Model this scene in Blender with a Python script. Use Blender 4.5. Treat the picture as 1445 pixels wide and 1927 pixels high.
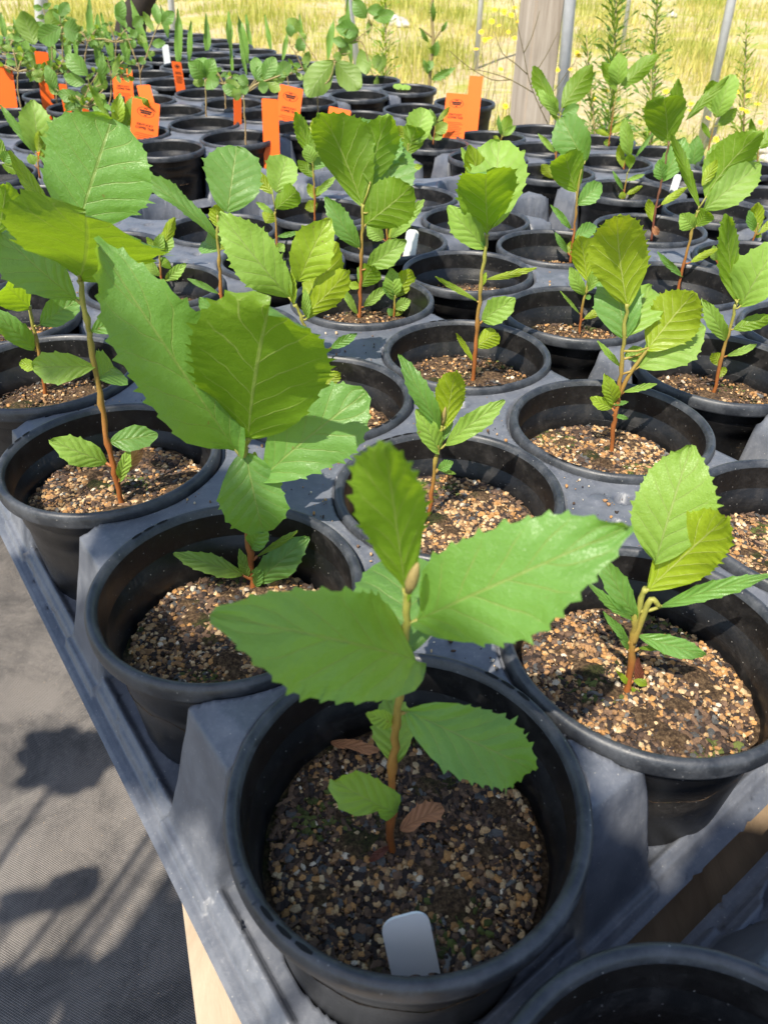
import bpy, bmesh, math, random
import numpy as np
from mathutils import Vector, Matrix, Euler
random.seed(7); RNG = np.random.default_rng(11)
for o_ in list(bpy.data.objects): bpy.data.objects.remove(o_)
SC = bpy.context.scene; COL = SC.collection
R = math.radians
# ------------------------------------------------------------------ camera
W, H, F = 1445.0, 1927.0, 1350.0
CAMZ, PIT, ROL = 0.2925, R(36.6), R(0.6)
FW = Vector((0, math.cos(PIT), -math.sin(PIT))); UP0 = Vector((0, math.sin(PIT), math.cos(PIT))); RT0 = Vector((1, 0, 0))
RT = RT0*math.cos(ROL) + UP0*math.sin(ROL); UP = UP0*math.cos(ROL) - RT0*math.sin(ROL)
CAM = Vector((0, 0, CAMZ))
cd = bpy.data.cameras.new('camera'); cam = bpy.data.objects.new('camera', cd); COL.objects.link(cam)
cam.matrix_world = Matrix((( RT.x, UP.x, -FW.x, 0), (RT.y, UP.y, -FW.y, 0), (RT.z, UP.z, -FW.z, CAMZ), (0, 0, 0, 1)))
cd.sensor_fit = 'VERTICAL'; cd.sensor_height = 24; cd.lens = 24*F/H
cd.clip_start = .01; cd.clip_end = 500
cd.dof.use_dof = True; cd.dof.focus_distance = .55; cd.dof.aperture_fstop = 11
SC.camera = cam
# ------------------------------------------------------------------ light
SUN_EL, SUN_AZ = 56, 30            # elevation; azimuth of the shadows, clockwise from +Y
wd = bpy.data.worlds.new('World'); SC.world = wd; wd.use_nodes = True
nt = wd.node_tree; nt.nodes.clear()
ow = nt.nodes.new('ShaderNodeOutputWorld'); bg = nt.nodes.new('ShaderNodeBackground'); sk = nt.nodes.new('ShaderNodeTexSky')
sk.sky_type = 'NISHITA'; sk.sun_disc = False; sk.sun_elevation = R(SUN_EL); sk.sun_rotation = R(180+SUN_AZ)
bg.inputs[1].default_value = .14
nt.links.new(sk.outputs[0], bg.inputs[0]); nt.links.new(bg.outputs[0], ow.inputs[0])
sl = bpy.data.lights.new('sun', 'SUN'); sl.energy = 5.0; sl.angle = R(.53); sl.color = (1, .92, .79)
sun = bpy.data.objects.new('sun', sl); COL.objects.link(sun)
SUND = Vector((math.sin(R(SUN_AZ))*math.cos(R(SUN_EL)), math.cos(R(SUN_AZ))*math.cos(R(SUN_EL)), -math.sin(R(SUN_EL))))
sun.rotation_euler = SUND.to_track_quat('-Z', 'Y').to_euler()
SC.view_settings.view_transform = 'Standard'; SC.view_settings.look = 'None'
SC.view_settings.exposure = .88; SC.view_settings.gamma = 1; SC.view_settings.use_curve_mapping = False
SC.cycles.max_bounces = 8; SC.cycles.transparent_max_bounces = 8
# ------------------------------------------------------------------ pixel -> world helpers
def ray(x, y): return FW + RT*((x-W/2)/F) - UP*((y-H/2)/F)
def atz(x, y, z):
    d = ray(x, y); return CAM + d*((z-CAMZ)/d.z)
def aty(x, y, Y):
    d = ray(x, y); return CAM + d*(Y/d.y)
def zdepth(P): return (P-CAM).dot(FW)
def farz(Y): return .02 + .05*(Y-2.0)
def onfar(x, y):
    d = ray(x, y); return CAM + d*((CAMZ-.02+.1)/(.05*d.y-d.z))
# ------------------------------------------------------------------ object helpers
def link(name, me, mat=None, parent=None, loc=None):
    o = bpy.data.objects.new(name, me); COL.objects.link(o)
    if mat is not None:
        for m in (mat if isinstance(mat, (list, tuple)) else [mat]): me.materials.append(m)
    if parent is not None: o.parent = parent
    if loc is not None: o.location = loc
    return o
def tag(o, label, cat, group=None):
    o['label'] = label; o['category'] = cat
    if group: o['group'] = group
    return o
def empty(name, loc=(0, 0, 0), rot=(0, 0, 0)):
    o = bpy.data.objects.new(name, None); COL.objects.link(o); o.location = loc; o.rotation_euler = rot; o.empty_display_size = .02
    return o
def mesh(name, V, Fc, smooth=True, uv=None, col=None, mi=None):
    me = bpy.data.meshes.new(name)
    V = np.asarray(V, dtype=np.float32); me.from_pydata(V.tolist(), [], Fc if isinstance(Fc, list) else Fc.tolist())
    if smooth: me.polygons.foreach_set('use_smooth', np.ones(len(me.polygons), dtype=bool))
    if uv is not None:
        l = me.uv_layers.new(name='UVMap'); vi = np.zeros(len(me.loops), dtype=np.int32); me.loops.foreach_get('vertex_index', vi)
        l.data.foreach_set('uv', np.asarray(uv, dtype=np.float32)[vi].ravel())
    if col is not None:
        a = me.color_attributes.new('tint', 'FLOAT_COLOR', 'POINT'); c = np.ones((len(V), 4), dtype=np.float32); c[:, :3] = col
        a.data.foreach_set('color', c.ravel())
    if mi is not None: me.polygons.foreach_set('material_index', np.asarray(mi, dtype=np.int32))
    me.update(); return me
def lathe(name, prof, seg=72, closed=False):
    n = len(prof); V = []; Fc = []
    for k in range(seg):
        a = 2*math.pi*k/seg
        for r_, z_ in prof: V.append((r_*math.cos(a), r_*math.sin(a), z_))
    for k in range(seg):
        k2 = (k+1) % seg
        for i in range(n-1 if not closed else n):
            j = (i+1) % n; Fc.append((k*n+i, k2*n+i, k2*n+j, k*n+j))
    return mesh(name, V, Fc)
class Tube:
    def __init__(s): s.V = []; s.F = []
    def add(s, pts, rad, seg=7, cap=True):
        pts = [Vector(p) for p in pts]; n = len(pts)
        rad = [rad[0]+(rad[1]-rad[0])*i/(n-1) for i in range(n)] if len(rad) == 2 and n != 2 else list(rad)
        b = len(s.V); ref = Vector((.31, .87, .13))
        for i, p in enumerate(pts):
            t = (pts[min(i+1, n-1)]-pts[max(i-1, 0)]).normalized()
            a = t.cross(ref)
            if a.length < .1: a = t.cross(Vector((1, 0, 0)))
            a.normalize(); c = t.cross(a)
            for k in range(seg):
                an = 2*math.pi*k/seg; s.V.append(p+(a*math.cos(an)+c*math.sin(an))*rad[i])
        for i in range(n-1):
            for k in range(seg):
                k2 = (k+1) % seg; s.F.append((b+i*seg+k, b+i*seg+k2, b+(i+1)*seg+k2, b+(i+1)*seg+k))
        if cap:
            s.F.append(tuple(b+k for k in range(seg))[::-1]); s.F.append(tuple(b+(n-1)*seg+k for k in range(seg)))
    def mesh(s, name, off=Vector()): return mesh(name, [tuple(Vector(v)-off) for v in s.V], s.F)
def smooth_path(pts, n=4):
    pts = [Vector(p) for p in pts]; out = []
    for i in range(len(pts)-1):
        p0 = pts[max(i-1, 0)]; p1 = pts[i]; p2 = pts[i+1]; p3 = pts[min(i+2, len(pts)-1)]
        for k in range(n):
            t = k/n; out.append(.5*((2*p1)+(p2-p0)*t+(2*p0-5*p1+4*p2-p3)*t*t+(3*p1-p0-3*p2+p3)*t**3))
    out.append(pts[-1]); return out
# ------------------------------------------------------------------ material helpers
class NT:
    def __init__(s, name):
        s.m = bpy.data.materials.new(name); s.m.use_nodes = True; s.t = s.m.node_tree; s.t.nodes.clear()
        s.out = s.n('ShaderNodeOutputMaterial')
    def n(s, typ, **kw):
        x = s.t.nodes.new(typ)
        for k, v in kw.items(): setattr(x, k, v)
        return x
    def l(s, a, b): s.t.links.new(a, b)
    def set(s, sock, v):
        if hasattr(v, 'is_linked') or isinstance(v, bpy.types.NodeSocket): s.l(v, sock)
        else: sock.default_value = v
    def math(s, op, a, b=0.0, c=0.0, clamp=False):
        x = s.n('ShaderNodeMath', operation=op, use_clamp=clamp)
        for i, v in enumerate((a, b, c)): s.set(x.inputs[i], v)
        return x.outputs[0]
    def noise(s, scale, detail=4, rough=.6, vec=None, dim='3D', dist=0.0):
        x = s.n('ShaderNodeTexNoise', noise_dimensions=dim); x.inputs['Scale'].default_value = scale; x.inputs['Detail'].default_value = detail
        x.inputs['Roughness'].default_value = rough; x.inputs['Distortion'].default_value = dist
        if vec is not None: s.l(vec, x.inputs['Vector'])
        return x.outputs[0]
    def ramp(s, fac, stops, interp='LINEAR'):
        x = s.n('ShaderNodeValToRGB'); x.color_ramp.interpolation = interp
        e = x.color_ramp.elements
        while len(e) < len(stops): e.new(.5)
        for i, (p, c) in enumerate(stops):
            e[i].position = p; e[i].color = (*c, 1) if len(c) == 3 else c
        s.set(x.inputs[0], fac); return x.outputs[0]
    def mix(s, f, a, b, blend='MIX'):
        x = s.n('ShaderNodeMix', data_type='RGBA', blend_type=blend)
        s.set(x.inputs[0], f)
        for k, v in ((6, a), (7, b)):
            if isinstance(v, tuple): x.inputs[k].default_value = (*v, 1) if len(v) == 3 else v
            else: s.l(v, x.inputs[k])
        return x.outputs[2]
    def sm(s, v, a, b):
        x = s.n('ShaderNodeMapRange', interpolation_type='SMOOTHSTEP'); s.set(x.inputs[0], v)
        x.inputs[1].default_value = a; x.inputs[2].default_value = b; return x.outputs[0]
    def bump(s, h, strength=.3, dist=.001):
        x = s.n('ShaderNodeBump'); x.inputs['Strength'].default_value = strength; x.inputs['Distance'].default_value = dist
        s.l(h, x.inputs['Height']); return x.outputs[0]
    def pbsdf(s, color, rough=.5, spec=.5, normal=None):
        x = s.n('ShaderNodeBsdfPrincipled')
        if isinstance(color, tuple): x.inputs['Base Color'].default_value = (*color, 1)
        else: s.l(color, x.inputs['Base Color'])
        s.set(x.inputs['Roughness'], rough); x.inputs['Specular IOR Level'].default_value = spec
        if normal is not None: s.l(normal, x.inputs['Normal'])
        return x
    def done(s, sh): s.l(sh, s.out.inputs[0]); return s.m
def simple(name, color, rough=.6, spec=.4, var=.25, scale=60, bump=0, bs=400):
    t = NT(name); tc = t.n('ShaderNodeTexCoord').outputs['Object']
    n = t.noise(scale, 5, .65, tc); c = t.mix(n, tuple(x*(1-var) for x in color), tuple(min(1, x*(1+var)) for x in color))
    nm = t.bump(t.noise(bs, 3, .6, tc), bump, .001) if bump else None
    return t.done(t.pbsdf(c, rough, spec, nm).outputs[0])
def mat_leaf(name, top, under, trans, rough=.42, vein=(.30, .36, .10), tl=.42):
    t = NT(name)
    uv = t.n('ShaderNodeUVMap', uv_map='UVMap').outputs[0]; sp = t.n('ShaderNodeSeparateXYZ'); t.l(uv, sp.inputs[0])
    x = t.math('ABSOLUTE', t.math('MULTIPLY_ADD', sp.outputs[0], 2, -1)); v = sp.outputs[1]
    tc0 = t.n('ShaderNodeTexCoord').outputs['Object']; wn = t.noise(45, 2, .5, tc0)
    sgn = t.math('MULTIPLY', t.math('GREATER_THAN', sp.outputs[0], .5), .42)
    ph = t.math('SUBTRACT', t.math('MULTIPLY', v, 6.2), t.math('MULTIPLY', t.math('POWER', x, .80), 1.75))
    ph = t.math('ADD', t.math('ADD', ph, sgn), t.math('MULTIPLY', wn, .55))
    tri = t.math('ABSOLUTE', t.math('SUBTRACT', t.math('FRACT', ph), .5))         # .5 at the vein
    lat = t.sm(tri, .448, .497); quilt = t.sm(tri, .0, .5)
    mid = t.sm(x, t.math('SUBTRACT', .040, t.math('MULTIPLY', v, .018)) if False else .038, .014)
    vn = t.math('MAXIMUM', t.math('MULTIPLY', lat, t.sm(x, 1.0, .5)), mid)
    tc = t.n('ShaderNodeTexCoord').outputs['Object']
    fine = t.n('ShaderNodeTexVoronoi', feature='DISTANCE_TO_EDGE'); fine.inputs['Scale'].default_value = 900; t.l(tc, fine.inputs['Vector'])
    net = t.sm(fine.outputs[0], .10, .0)
    blotch = t.noise(70, 4, .6, tc); speck = t.noise(900, 2, .5, tc)
    oi = t.n('ShaderNodeObjectInfo').outputs['Random']
    f = t.math('ADD', t.math('MULTIPLY', blotch, .6), t.math('MULTIPLY', oi, .5))
    tc1 = t.mix(f, tuple(c*.78 for c in top), tuple(c*1.18 for c in top))
    tc1 = t.mix(t.math('MULTIPLY', vn, .62), tc1, vein)
    spt = t.math('MULTIPLY', t.sm(t.noise(150, 2, .5, tc), .745, .765), t.sm(oi, .35, .45)); tc1 = t.mix(spt, tc1, (.20, .13, .05))
    tc1 = t.mix(t.sm(speck, .70, .78), tc1, tuple(c*1.5 for c in top))
    un1 = t.mix(f, tuple(c*.82 for c in under), tuple(c*1.15 for c in under))
    un1 = t.mix(t.math('MULTIPLY', net, .14), un1, vein)
    un1 = t.mix(t.math('MULTIPLY', vn, .85), un1, tuple(min(1, c*1.25) for c in vein))
    back = t.n('ShaderNodeNewGeometry').outputs['Backfacing']
    col = t.mix(back, tc1, un1)
    h = t.math('ADD', t.math('MULTIPLY', quilt, -.55), t.math('MULTIPLY', vn, -.30))
    h = t.math('ADD', h, t.math('MULTIPLY', speck, .14)); h = t.math('ADD', h, t.math('MULTIPLY', net, .10))
    b = t.bump(t.math('ADD', h, t.math('MULTIPLY', t.noise(210, 3, .55, tc), .9)), .7, .0011)
    p = t.pbsdf(col, t.math('MULTIPLY_ADD', blotch, .2, rough-.09), .58, b)
    tr = t.n('ShaderNodeBsdfTranslucent'); t.l(b, tr.inputs['Normal'])
    tcol = t.mix(t.math('MULTIPLY', vn, .55), t.mix(f, tuple(c*.85 for c in trans), tuple(c*1.12 for c in trans)), tuple(c*.65 for c in trans))
    t.l(tcol, tr.inputs['Color'])
    mx = t.n('ShaderNodeMixShader'); mx.inputs[0].default_value = tl
    t.l(p.outputs[0], mx.inputs[1]); t.l(tr.outputs[0], mx.inputs[2])
    return t.done(mx.outputs[0])
M = {}
M['leaf'] = mat_leaf('sapling leaf', (.120, .268, .052), (.135, .245, .012), (.37, .56, .014), .41)
M['leaf_young'] = mat_leaf('young leaf', (.27, .41, .028), (.26, .36, .014), (.52, .60, .015), .36, (.42, .46, .14), .42)
M['leaf_pale'] = mat_leaf('pale leaf', (.22, .375, .055), (.21, .32, .022), (.42, .57, .02), .48, (.34, .40, .14))
M['leaf_red'] = mat_leaf('reddish leaf', (.16, .05, .03), (.20, .07, .04), (.4, .12, .04), .5, (.28, .12, .06), .25)
M['leaf_dead'] = mat_leaf('dead leaf', (.42, .19, .085), (.42, .20, .09), (.5, .22, .08), .7, (.30, .13, .06), .2)
M['leaf_coffee'] = mat_leaf('coffee tree leaflet', (.13, .27, .05), (.19, .30, .05), (.34, .50, .03), .4, (.26, .33, .12))
M['blade'] = mat_leaf('palm blade', (.14, .27, .035), (.15, .28, .04), (.3, .5, .04), .4, (.10, .2, .03), .3)
def mat_stem(name, lo, hi, p0=.25, p1=.8):
    t = NT(name); tc = t.n('ShaderNodeTexCoord'); sp = t.n('ShaderNodeSeparateXYZ'); t.l(tc.outputs['Generated'], sp.inputs[0])
    c = t.ramp(sp.outputs[2], [(p0, lo), (p1, hi)])
    n = t.noise(260, 4, .7, tc.outputs['Object']); c = t.mix(t.math('MULTIPLY', n, .55), c, (.10, .05, .02))
    b = t.bump(t.noise(900, 3, .6, tc.outputs['Object']), .4, .0006)
    return t.done(t.pbsdf(c, .5, .35, b).outputs[0])
M['stem'] = mat_stem('sapling stem', (.33, .105, .025), (.30, .31, .06), .30, .85)
M['stem_dark'] = mat_stem('dark red stem', (.17, .05, .035), (.16, .09, .05))
M['stem_tan'] = mat_stem('tan twig', (.33, .23, .11), (.33, .27, .11))
M['bud'] = simple('bud', (.22, .17, .06), .6, .3, .4, 500, .3, 1500)
def mat_plastic(name, base, dust, rough, lo, hi, sc=35, spec=.5, drops=True):
    t = NT(name); tc = t.n('ShaderNodeTexCoord').outputs['Object']; geo = t.n('ShaderNodeNewGeometry')
    n1 = t.noise(sc, 6, .68, tc, dist=.3); n2 = t.noise(sc*9, 4, .6, tc)
    st = t.n('ShaderNodeMapping'); st.inputs['Scale'].default_value = (1, 1, .15); t.l(tc, st.inputs[0])
    n3 = t.noise(140, 4, .7, st.outputs[0])
    d = t.math('ADD', t.math('MULTIPLY', t.sm(n1, lo, hi), .75), t.math('MULTIPLY', t.sm(n2, .52, .74), .25))
    d = t.math('MULTIPLY', d, t.math('MULTIPLY_ADD', n3, .9, .5), clamp=True)
    c = t.mix(d, base, dust)
    if drops:
        vo = t.n('ShaderNodeTexVoronoi'); vo.inputs['Scale'].default_value = 330; t.l(tc, vo.inputs['Vector'])
        dots = t.math('MULTIPLY', t.sm(vo.outputs['Distance'], .17, .08), t.sm(t.noise(900, 0, .5, vo.outputs['Position']), .60, .64))
        c = t.mix(t.math('MULTIPLY', dots, .7), c, (.28, .27, .25))
    b = t.bump(t.math('ADD', n2, t.noise(1400, 2, .5, tc)), .12, .0007)
    return t.done(t.pbsdf(c, t.math('MULTIPLY_ADD', d, .3, rough), spec, b).outputs[0])
M['pot'] = mat_plastic('black pot plastic', (.007, .007, .0075), (.042, .038, .035), .33, .45, .80, 30, .42)
M['rim'] = mat_plastic('pot rim plastic', (.015, .017, .021), (.070, .074, .082), .38, .35, .75, 60, .55)
M['tray'] = mat_plastic('weathered tray plastic', (.066, .074, .092), (.185, .192, .210), .40, .25, .95, 40, .5)
M['slot'] = simple('slot shadow plastic', (.006, .006, .006), .7, .2)
def mat_soil():
    t = NT('potting soil'); tc = t.n('ShaderNodeTexCoord').outputs['Object']
    n = t.noise(420, 6, .75, tc); m = t.noise(28, 3, .6, tc)
    c = t.ramp(n, [(.30, (.018, .012, .008)), (.46, (.07, .043, .025)), (.58, (.17, .11, .06)), (.72, (.32, .22, .13))])
    c = t.mix(t.math('MULTIPLY', t.sm(m, .54, .68), .8), c, t.ramp(t.noise(900, 3, .7, tc), [(.4, (.006, .010, .004)), (.65, (.05, .075, .015))]))
    b = t.bump(n, 1.0, .004)
    return t.done(t.pbsdf(c, .9, .2, b).outputs[0])
M['soil'] = mat_soil()
def mat_grit():
    t = NT('soil grit'); a = t.n('ShaderNodeAttribute', attribute_name='tint')
    tc = t.n('ShaderNodeTexCoord').outputs['Object']; n = t.noise(1500, 3, .6, tc)
    c = t.mix(1.0, a.outputs[0], t.ramp(n, [(.3, (.6, .6, .6)), (.7, (1.15, 1.15, 1.15))]), 'MULTIPLY')
    return t.done(t.pbsdf(c, .85, .3, t.bump(n, .5, .0008)).outputs[0])
M['grit'] = mat_grit()
def mat_tint(name, rough=.6, tl=0.0, spec=.3):
    t = NT(name); a = t.n('ShaderNodeAttribute', attribute_name='tint'); p = t.pbsdf(a.outputs[0], rough, spec)
    if not tl: return t.done(p.outputs[0])
    tr = t.n('ShaderNodeBsdfTranslucent'); t.l(t.mix(1.0, a.outputs[0], (1.8, 1.7, .8), 'MULTIPLY'), tr.inputs[0]); mx = t.n('ShaderNodeMixShader'); mx.inputs[0].default_value = tl
    t.l(p.outputs[0], mx.inputs[1]); t.l(tr.outputs[0], mx.inputs[2]); return t.done(mx.outputs[0])
M['grass'] = mat_tint('meadow grass', .6, .35)
M['orange'] = simple('orange card', (.84, .125, .008), .55, .35, .10, 40)
M['ink'] = simple('black ink', (.05, .02, .012), .6, .2)
M['white'] = simple('white plastic label', (.74, .76, .74), .45, .4, .05, 30)
def mat_wood(name, lo, hi, sc):
    t = NT(name); tc = t.n('ShaderNodeTexCoord').outputs['Object']
    mp = t.n('ShaderNodeMapping'); mp.inputs['Scale'].default_value = sc; t.l(tc, mp.inputs[0])
    n = t.noise(22, 6, .7, mp.outputs[0], dist=.8); k = t.noise(5, 3, .5, tc)
    c = t.ramp(n, [(.3, lo), (.7, hi)]); c = t.mix(t.math('MULTIPLY', t.sm(k, .5, .75), .4), c, tuple(x*.45 for x in lo))
    return t.done(t.pbsdf(c, .8, .25, t.bump(n, .6, .003)).outputs[0])
M['post'] = mat_wood('weathered post wood', (.24, .19, .14), (.50, .43, .35), (1, 1, .05))
M['board'] = mat_wood('pressed board', (.31, .24, .165), (.45, .36, .26), (1, .25, 1))
M['board_shaded'] = mat_wood('shade-darkened board', (.15, .105, .065), (.27, .195, .125), (1, .25, 1))  # brown deepened to carry the shade in the gap between trays
M['block'] = simple('concrete block', (.34, .33, .31), .9, .2, .3, 60, .5, 300)
M['pipe'] = simple('galvanised pipe', (.48, .49, .50), .45, .5, .25, 30)
M['stone'] = simple('pale stone', (.42, .39, .34), .9, .2, .35, 20, .6, 60)
def mat_fabric():
    t = NT('woven weed fabric'); tc = t.n('ShaderNodeTexCoord').outputs['Object']
    mp = t.n('ShaderNodeMapping'); mp.inputs['Rotation'].default_value = (0, 0, R(-14)); t.l(tc, mp.inputs[0])
    sp = t.n('ShaderNodeSeparateXYZ'); t.l(mp.outputs[0], sp.inputs[0])
    wx = t.math('SINE', t.math('MULTIPLY', sp.outputs[0], 2*math.pi/.0034)); wy = t.math('SINE', t.math('MULTIPLY', sp.outputs[1], 2*math.pi/.0026))
    wv = t.math('MULTIPLY', wx, wy); n = t.noise(9, 6, .7, tc, dist=.6); f = t.noise(160, 4, .7, tc)
    d = t.math('ADD', t.sm(n, .30, .66), t.math('MULTIPLY', t.sm(f, .5, .72), .4), clamp=True)
    c = t.mix(d, (.034, .032, .032), (.150, .135, .122)); c = t.mix(t.math('MULTIPLY', t.sm(wv, .0, .9), .5), c, (.24, .217, .193))
    c = t.mix(t.sm(wv, -.2, -.9), c, (.02, .019, .018))
    st = t.noise(520, 1, .5, tc); c = t.mix(t.sm(st, .765, .79), c, (.42, .29, .16))
    h = t.math('MULTIPLY_ADD', wv, .35, t.math('MULTIPLY', n, 3.0))
    return t.done(t.pbsdf(c, .62, .35, t.bump(h, .6, .0016)).outputs[0])
M['fabric'] = mat_fabric()
def mat_field():
    t = NT('dry field soil and grass'); tc = t.n('ShaderNodeTexCoord').outputs['Object']
    n = t.noise(1.1, 6, .7, tc, dist=.6); f = t.noise(24, 6, .75, tc); g = t.noise(130, 4, .7, tc)
    sand = t.ramp(f, [(.3, (.40, .30, .16)), (.55, (.62, .50, .29)), (.75, (.74, .63, .40))])
    gr = t.ramp(g, [(.3, (.26, .29, .045)), (.55, (.46, .45, .10)), (.8, (.62, .55, .20))])
    c = t.mix(t.sm(t.math('ADD', n, t.math('MULTIPLY', f, .35)), .56, .72), gr, sand)
    return t.done(t.pbsdf(c, .9, .15, t.bump(g, .8, .03)).outputs[0])
M['field'] = mat_field()
# ------------------------------------------------------------------ lattice of pots
O = Vector((.0119, .1833)); U = Vector((.139, .1017)); VV = Vector((-.1065, .140))
UH = U.normalized(); VH = VV.normalized()
ANG = math.atan2(UH.y, UH.x)
def lat(i, j): return O + U*i + VV*j
NEAR = {(0, 0): (.0121, .1863), (0, 1): (-.0942, .3219), (1, 0): (.1483, .2802), (0, 2): (-.2101, .4670), (1, 1): (.0464, .4253), (2, 1): (.1867, .5217),
        (2, 2): (.0797, .6624), (1, 2): (-.0589, .5682), (0, 3): (-.3155, .6123), (3, 1): (.3212, .6343), (3, 2): (.2113, .7715), (2, 3): (-.0272, .8068),
        (3, 3): (.1020, .9100), (4, 3): (.2340, 1.0150), (4, 4): (.1359, 1.1529), (3, 4): (.0026, 1.0350), (5, 3): (.3902, 1.1127), (0, -1): (.1070, .0410)}
def npos(i, j): return Vector(NEAR[(i, j)]) if (i, j) in NEAR else lat(i, j)
# ------------------------------------------------------------------ ground
def sheet(name, x0, x1, y0, y1, nx, ny, zf, mat):
    xs = np.linspace(x0, x1, nx); ys = np.linspace(y0, y1, ny); X, Y = np.meshgrid(xs, ys); Z = zf(X, Y)
    V = np.stack([X, Y, Z], -1).reshape(-1, 3); idx = np.arange(nx*ny).reshape(ny, nx)
    Fc = np.stack([idx[:-1, :-1], idx[:-1, 1:], idx[1:, 1:], idx[1:, :-1]], -1).reshape(-1, 4)
    return link(name, mesh(name, V, Fc), mat)
def gz(X, Y):
    Y = np.asarray(Y, float); X = np.asarray(X, float)
    return -.56 + .045*np.clip(Y-2.2, 0, 40) + .03*np.sin(X*1.3+Y*.7)*np.clip((Y-3)/4, 0, 1) + .02*np.sin(X*3.1-Y*2.3)*np.clip((Y-3)/4, 0, 1)
g = sheet('field_ground', -60, 60, -20, 120, 161, 187, lambda X, Y: gz(X, Y)-.012-.05*np.exp(-(np.maximum(np.maximum(np.abs(X+.4)-3.4, np.abs(Y-1)-3.6), 0)/.35)**2), M['field']); g['kind'] = 'structure'
g = sheet('weed_fabric', -3.2, 2.4, -2.2, 4.2, 141, 161, lambda X, Y: gz(X, Y)+.0045*np.sin(X*17+Y*9)+.006*np.sin(X*9.3-Y*12.1)*np.sin(Y*5)+.004*np.sin(X*31+Y*5+2*np.sin(Y*7))+.006*np.exp(-((X+.42+.35*(Y-.5))/.02)**2), M['fabric']); g['kind'] = 'structure'
# ------------------------------------------------------------------ bench under the trays
def box(bm, c, s, rot=None, bev=0):
    r_ = bmesh.ops.create_cube(bm, size=1); vs = r_['verts']
    mt = Matrix.Translation(c) @ (rot or Matrix.Identity(4)) @ Matrix.Diagonal((*s, 1))
    bmesh.ops.transform(bm, matrix=mt, verts=vs)
    if bev: bmesh.ops.bevel(bm, geom=list({e for v in vs for e in v.link_edges}), offset=bev, segments=2, affect='EDGES')
def bm_obj(name, bm, mat, parent=None, smooth=False, loc=None):
    me = bpy.data.meshes.new(name); bm.to_mesh(me); bm.free()
    if smooth: me.polygons.foreach_set('use_smooth', np.ones(len(me.polygons), dtype=bool))
    return link(name, me, mat, parent, loc)
def prism(name, poly, z0, z1, mat, parent=None, slope=lambda p: 0):
    n = len(poly); V = [(p[0], p[1], z0+slope(p)) for p in poly]+[(p[0], p[1], z1+slope(p)) for p in poly]
    Fc = [tuple(range(n))[::-1], tuple(range(n, 2*n))]+[(i, (i+1) % n, n+(i+1) % n, n+i) for i in range(n)]
    return link(name, mesh(name, V, Fc, smooth=False), mat, parent)
ZB = -.153
bench = tag(empty('bench', (0, .6, -.56)), 'low bench of board, shade put into its brown, with a tan edge carrying the black pot trays', 'bench')
e0 = Vector((-.120, .209)); ed = Vector((.337, -.941)).normalized()
p_n = e0+ed*.55; p_f = e0-ed*.62
def bpoly(pts): return [(p[0], p[1]-.6) for p in pts]
prism('board', bpoly([tuple(p_n), (.62, -.30), (1.05, 1.05), (.62, 1.55), (-.55, 1.35), (-.42, .92), tuple(p_f)]), ZB-.03+.56, ZB+.56-.004, M['board_shaded'], bench)
nn_ = Vector((-ed.y, ed.x)); pq = [p_n+Vector((-.0, 0)), p_n+nn_*.20, p_f+nn_*.20, p_f]
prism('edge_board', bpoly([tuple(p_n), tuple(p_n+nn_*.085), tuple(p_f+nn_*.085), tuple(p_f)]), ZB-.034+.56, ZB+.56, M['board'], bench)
for (x, y) in ((.05, .15), (.55, .5), (.3, 1.1), (-.2, .85), (.75, 1.1)):
    bm = bmesh.new(); box(bm, (x, y-.6, (ZB-.031+.56)/2), (.19, .39, ZB-.031+.56), Matrix.Rotation(.6, 4, 'Z'), .006); bm_obj('support_block', bm, M['block'], bench)
bench2 = tag(empty('bench', (-.6, 2.4, -.50)), 'long tilted board bench under the far trays with orange tags', 'bench')
sl_ = lambda p: farz(p[1]+2.4)+.50
pa = [lat(-1.2, 7.75), lat(8.85, 7.75), lat(8.85, 20.2), lat(2.2, 20.2)]
prism('board', [(p.x+.6, p.y-2.4) for p in pa], -.185, -.155, M['board_shaded'], bench2, sl_)
for (i, j) in ((1, 9), (4, 9), (7.8, 9), (3, 13), (7.8, 13), (4, 17), (7.8, 17)):
    p = lat(i, j); zt = farz(p.y)-.191+.5; zg = float(gz(p.x, p.y))+.5-.01
    bm = bmesh.new(); box(bm, (p.x+.6, p.y-2.4, (zt+zg)/2), (.19, .19, zt-zg), None, .006); bm_obj('support_block', bm, M['block'], bench2)
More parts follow.
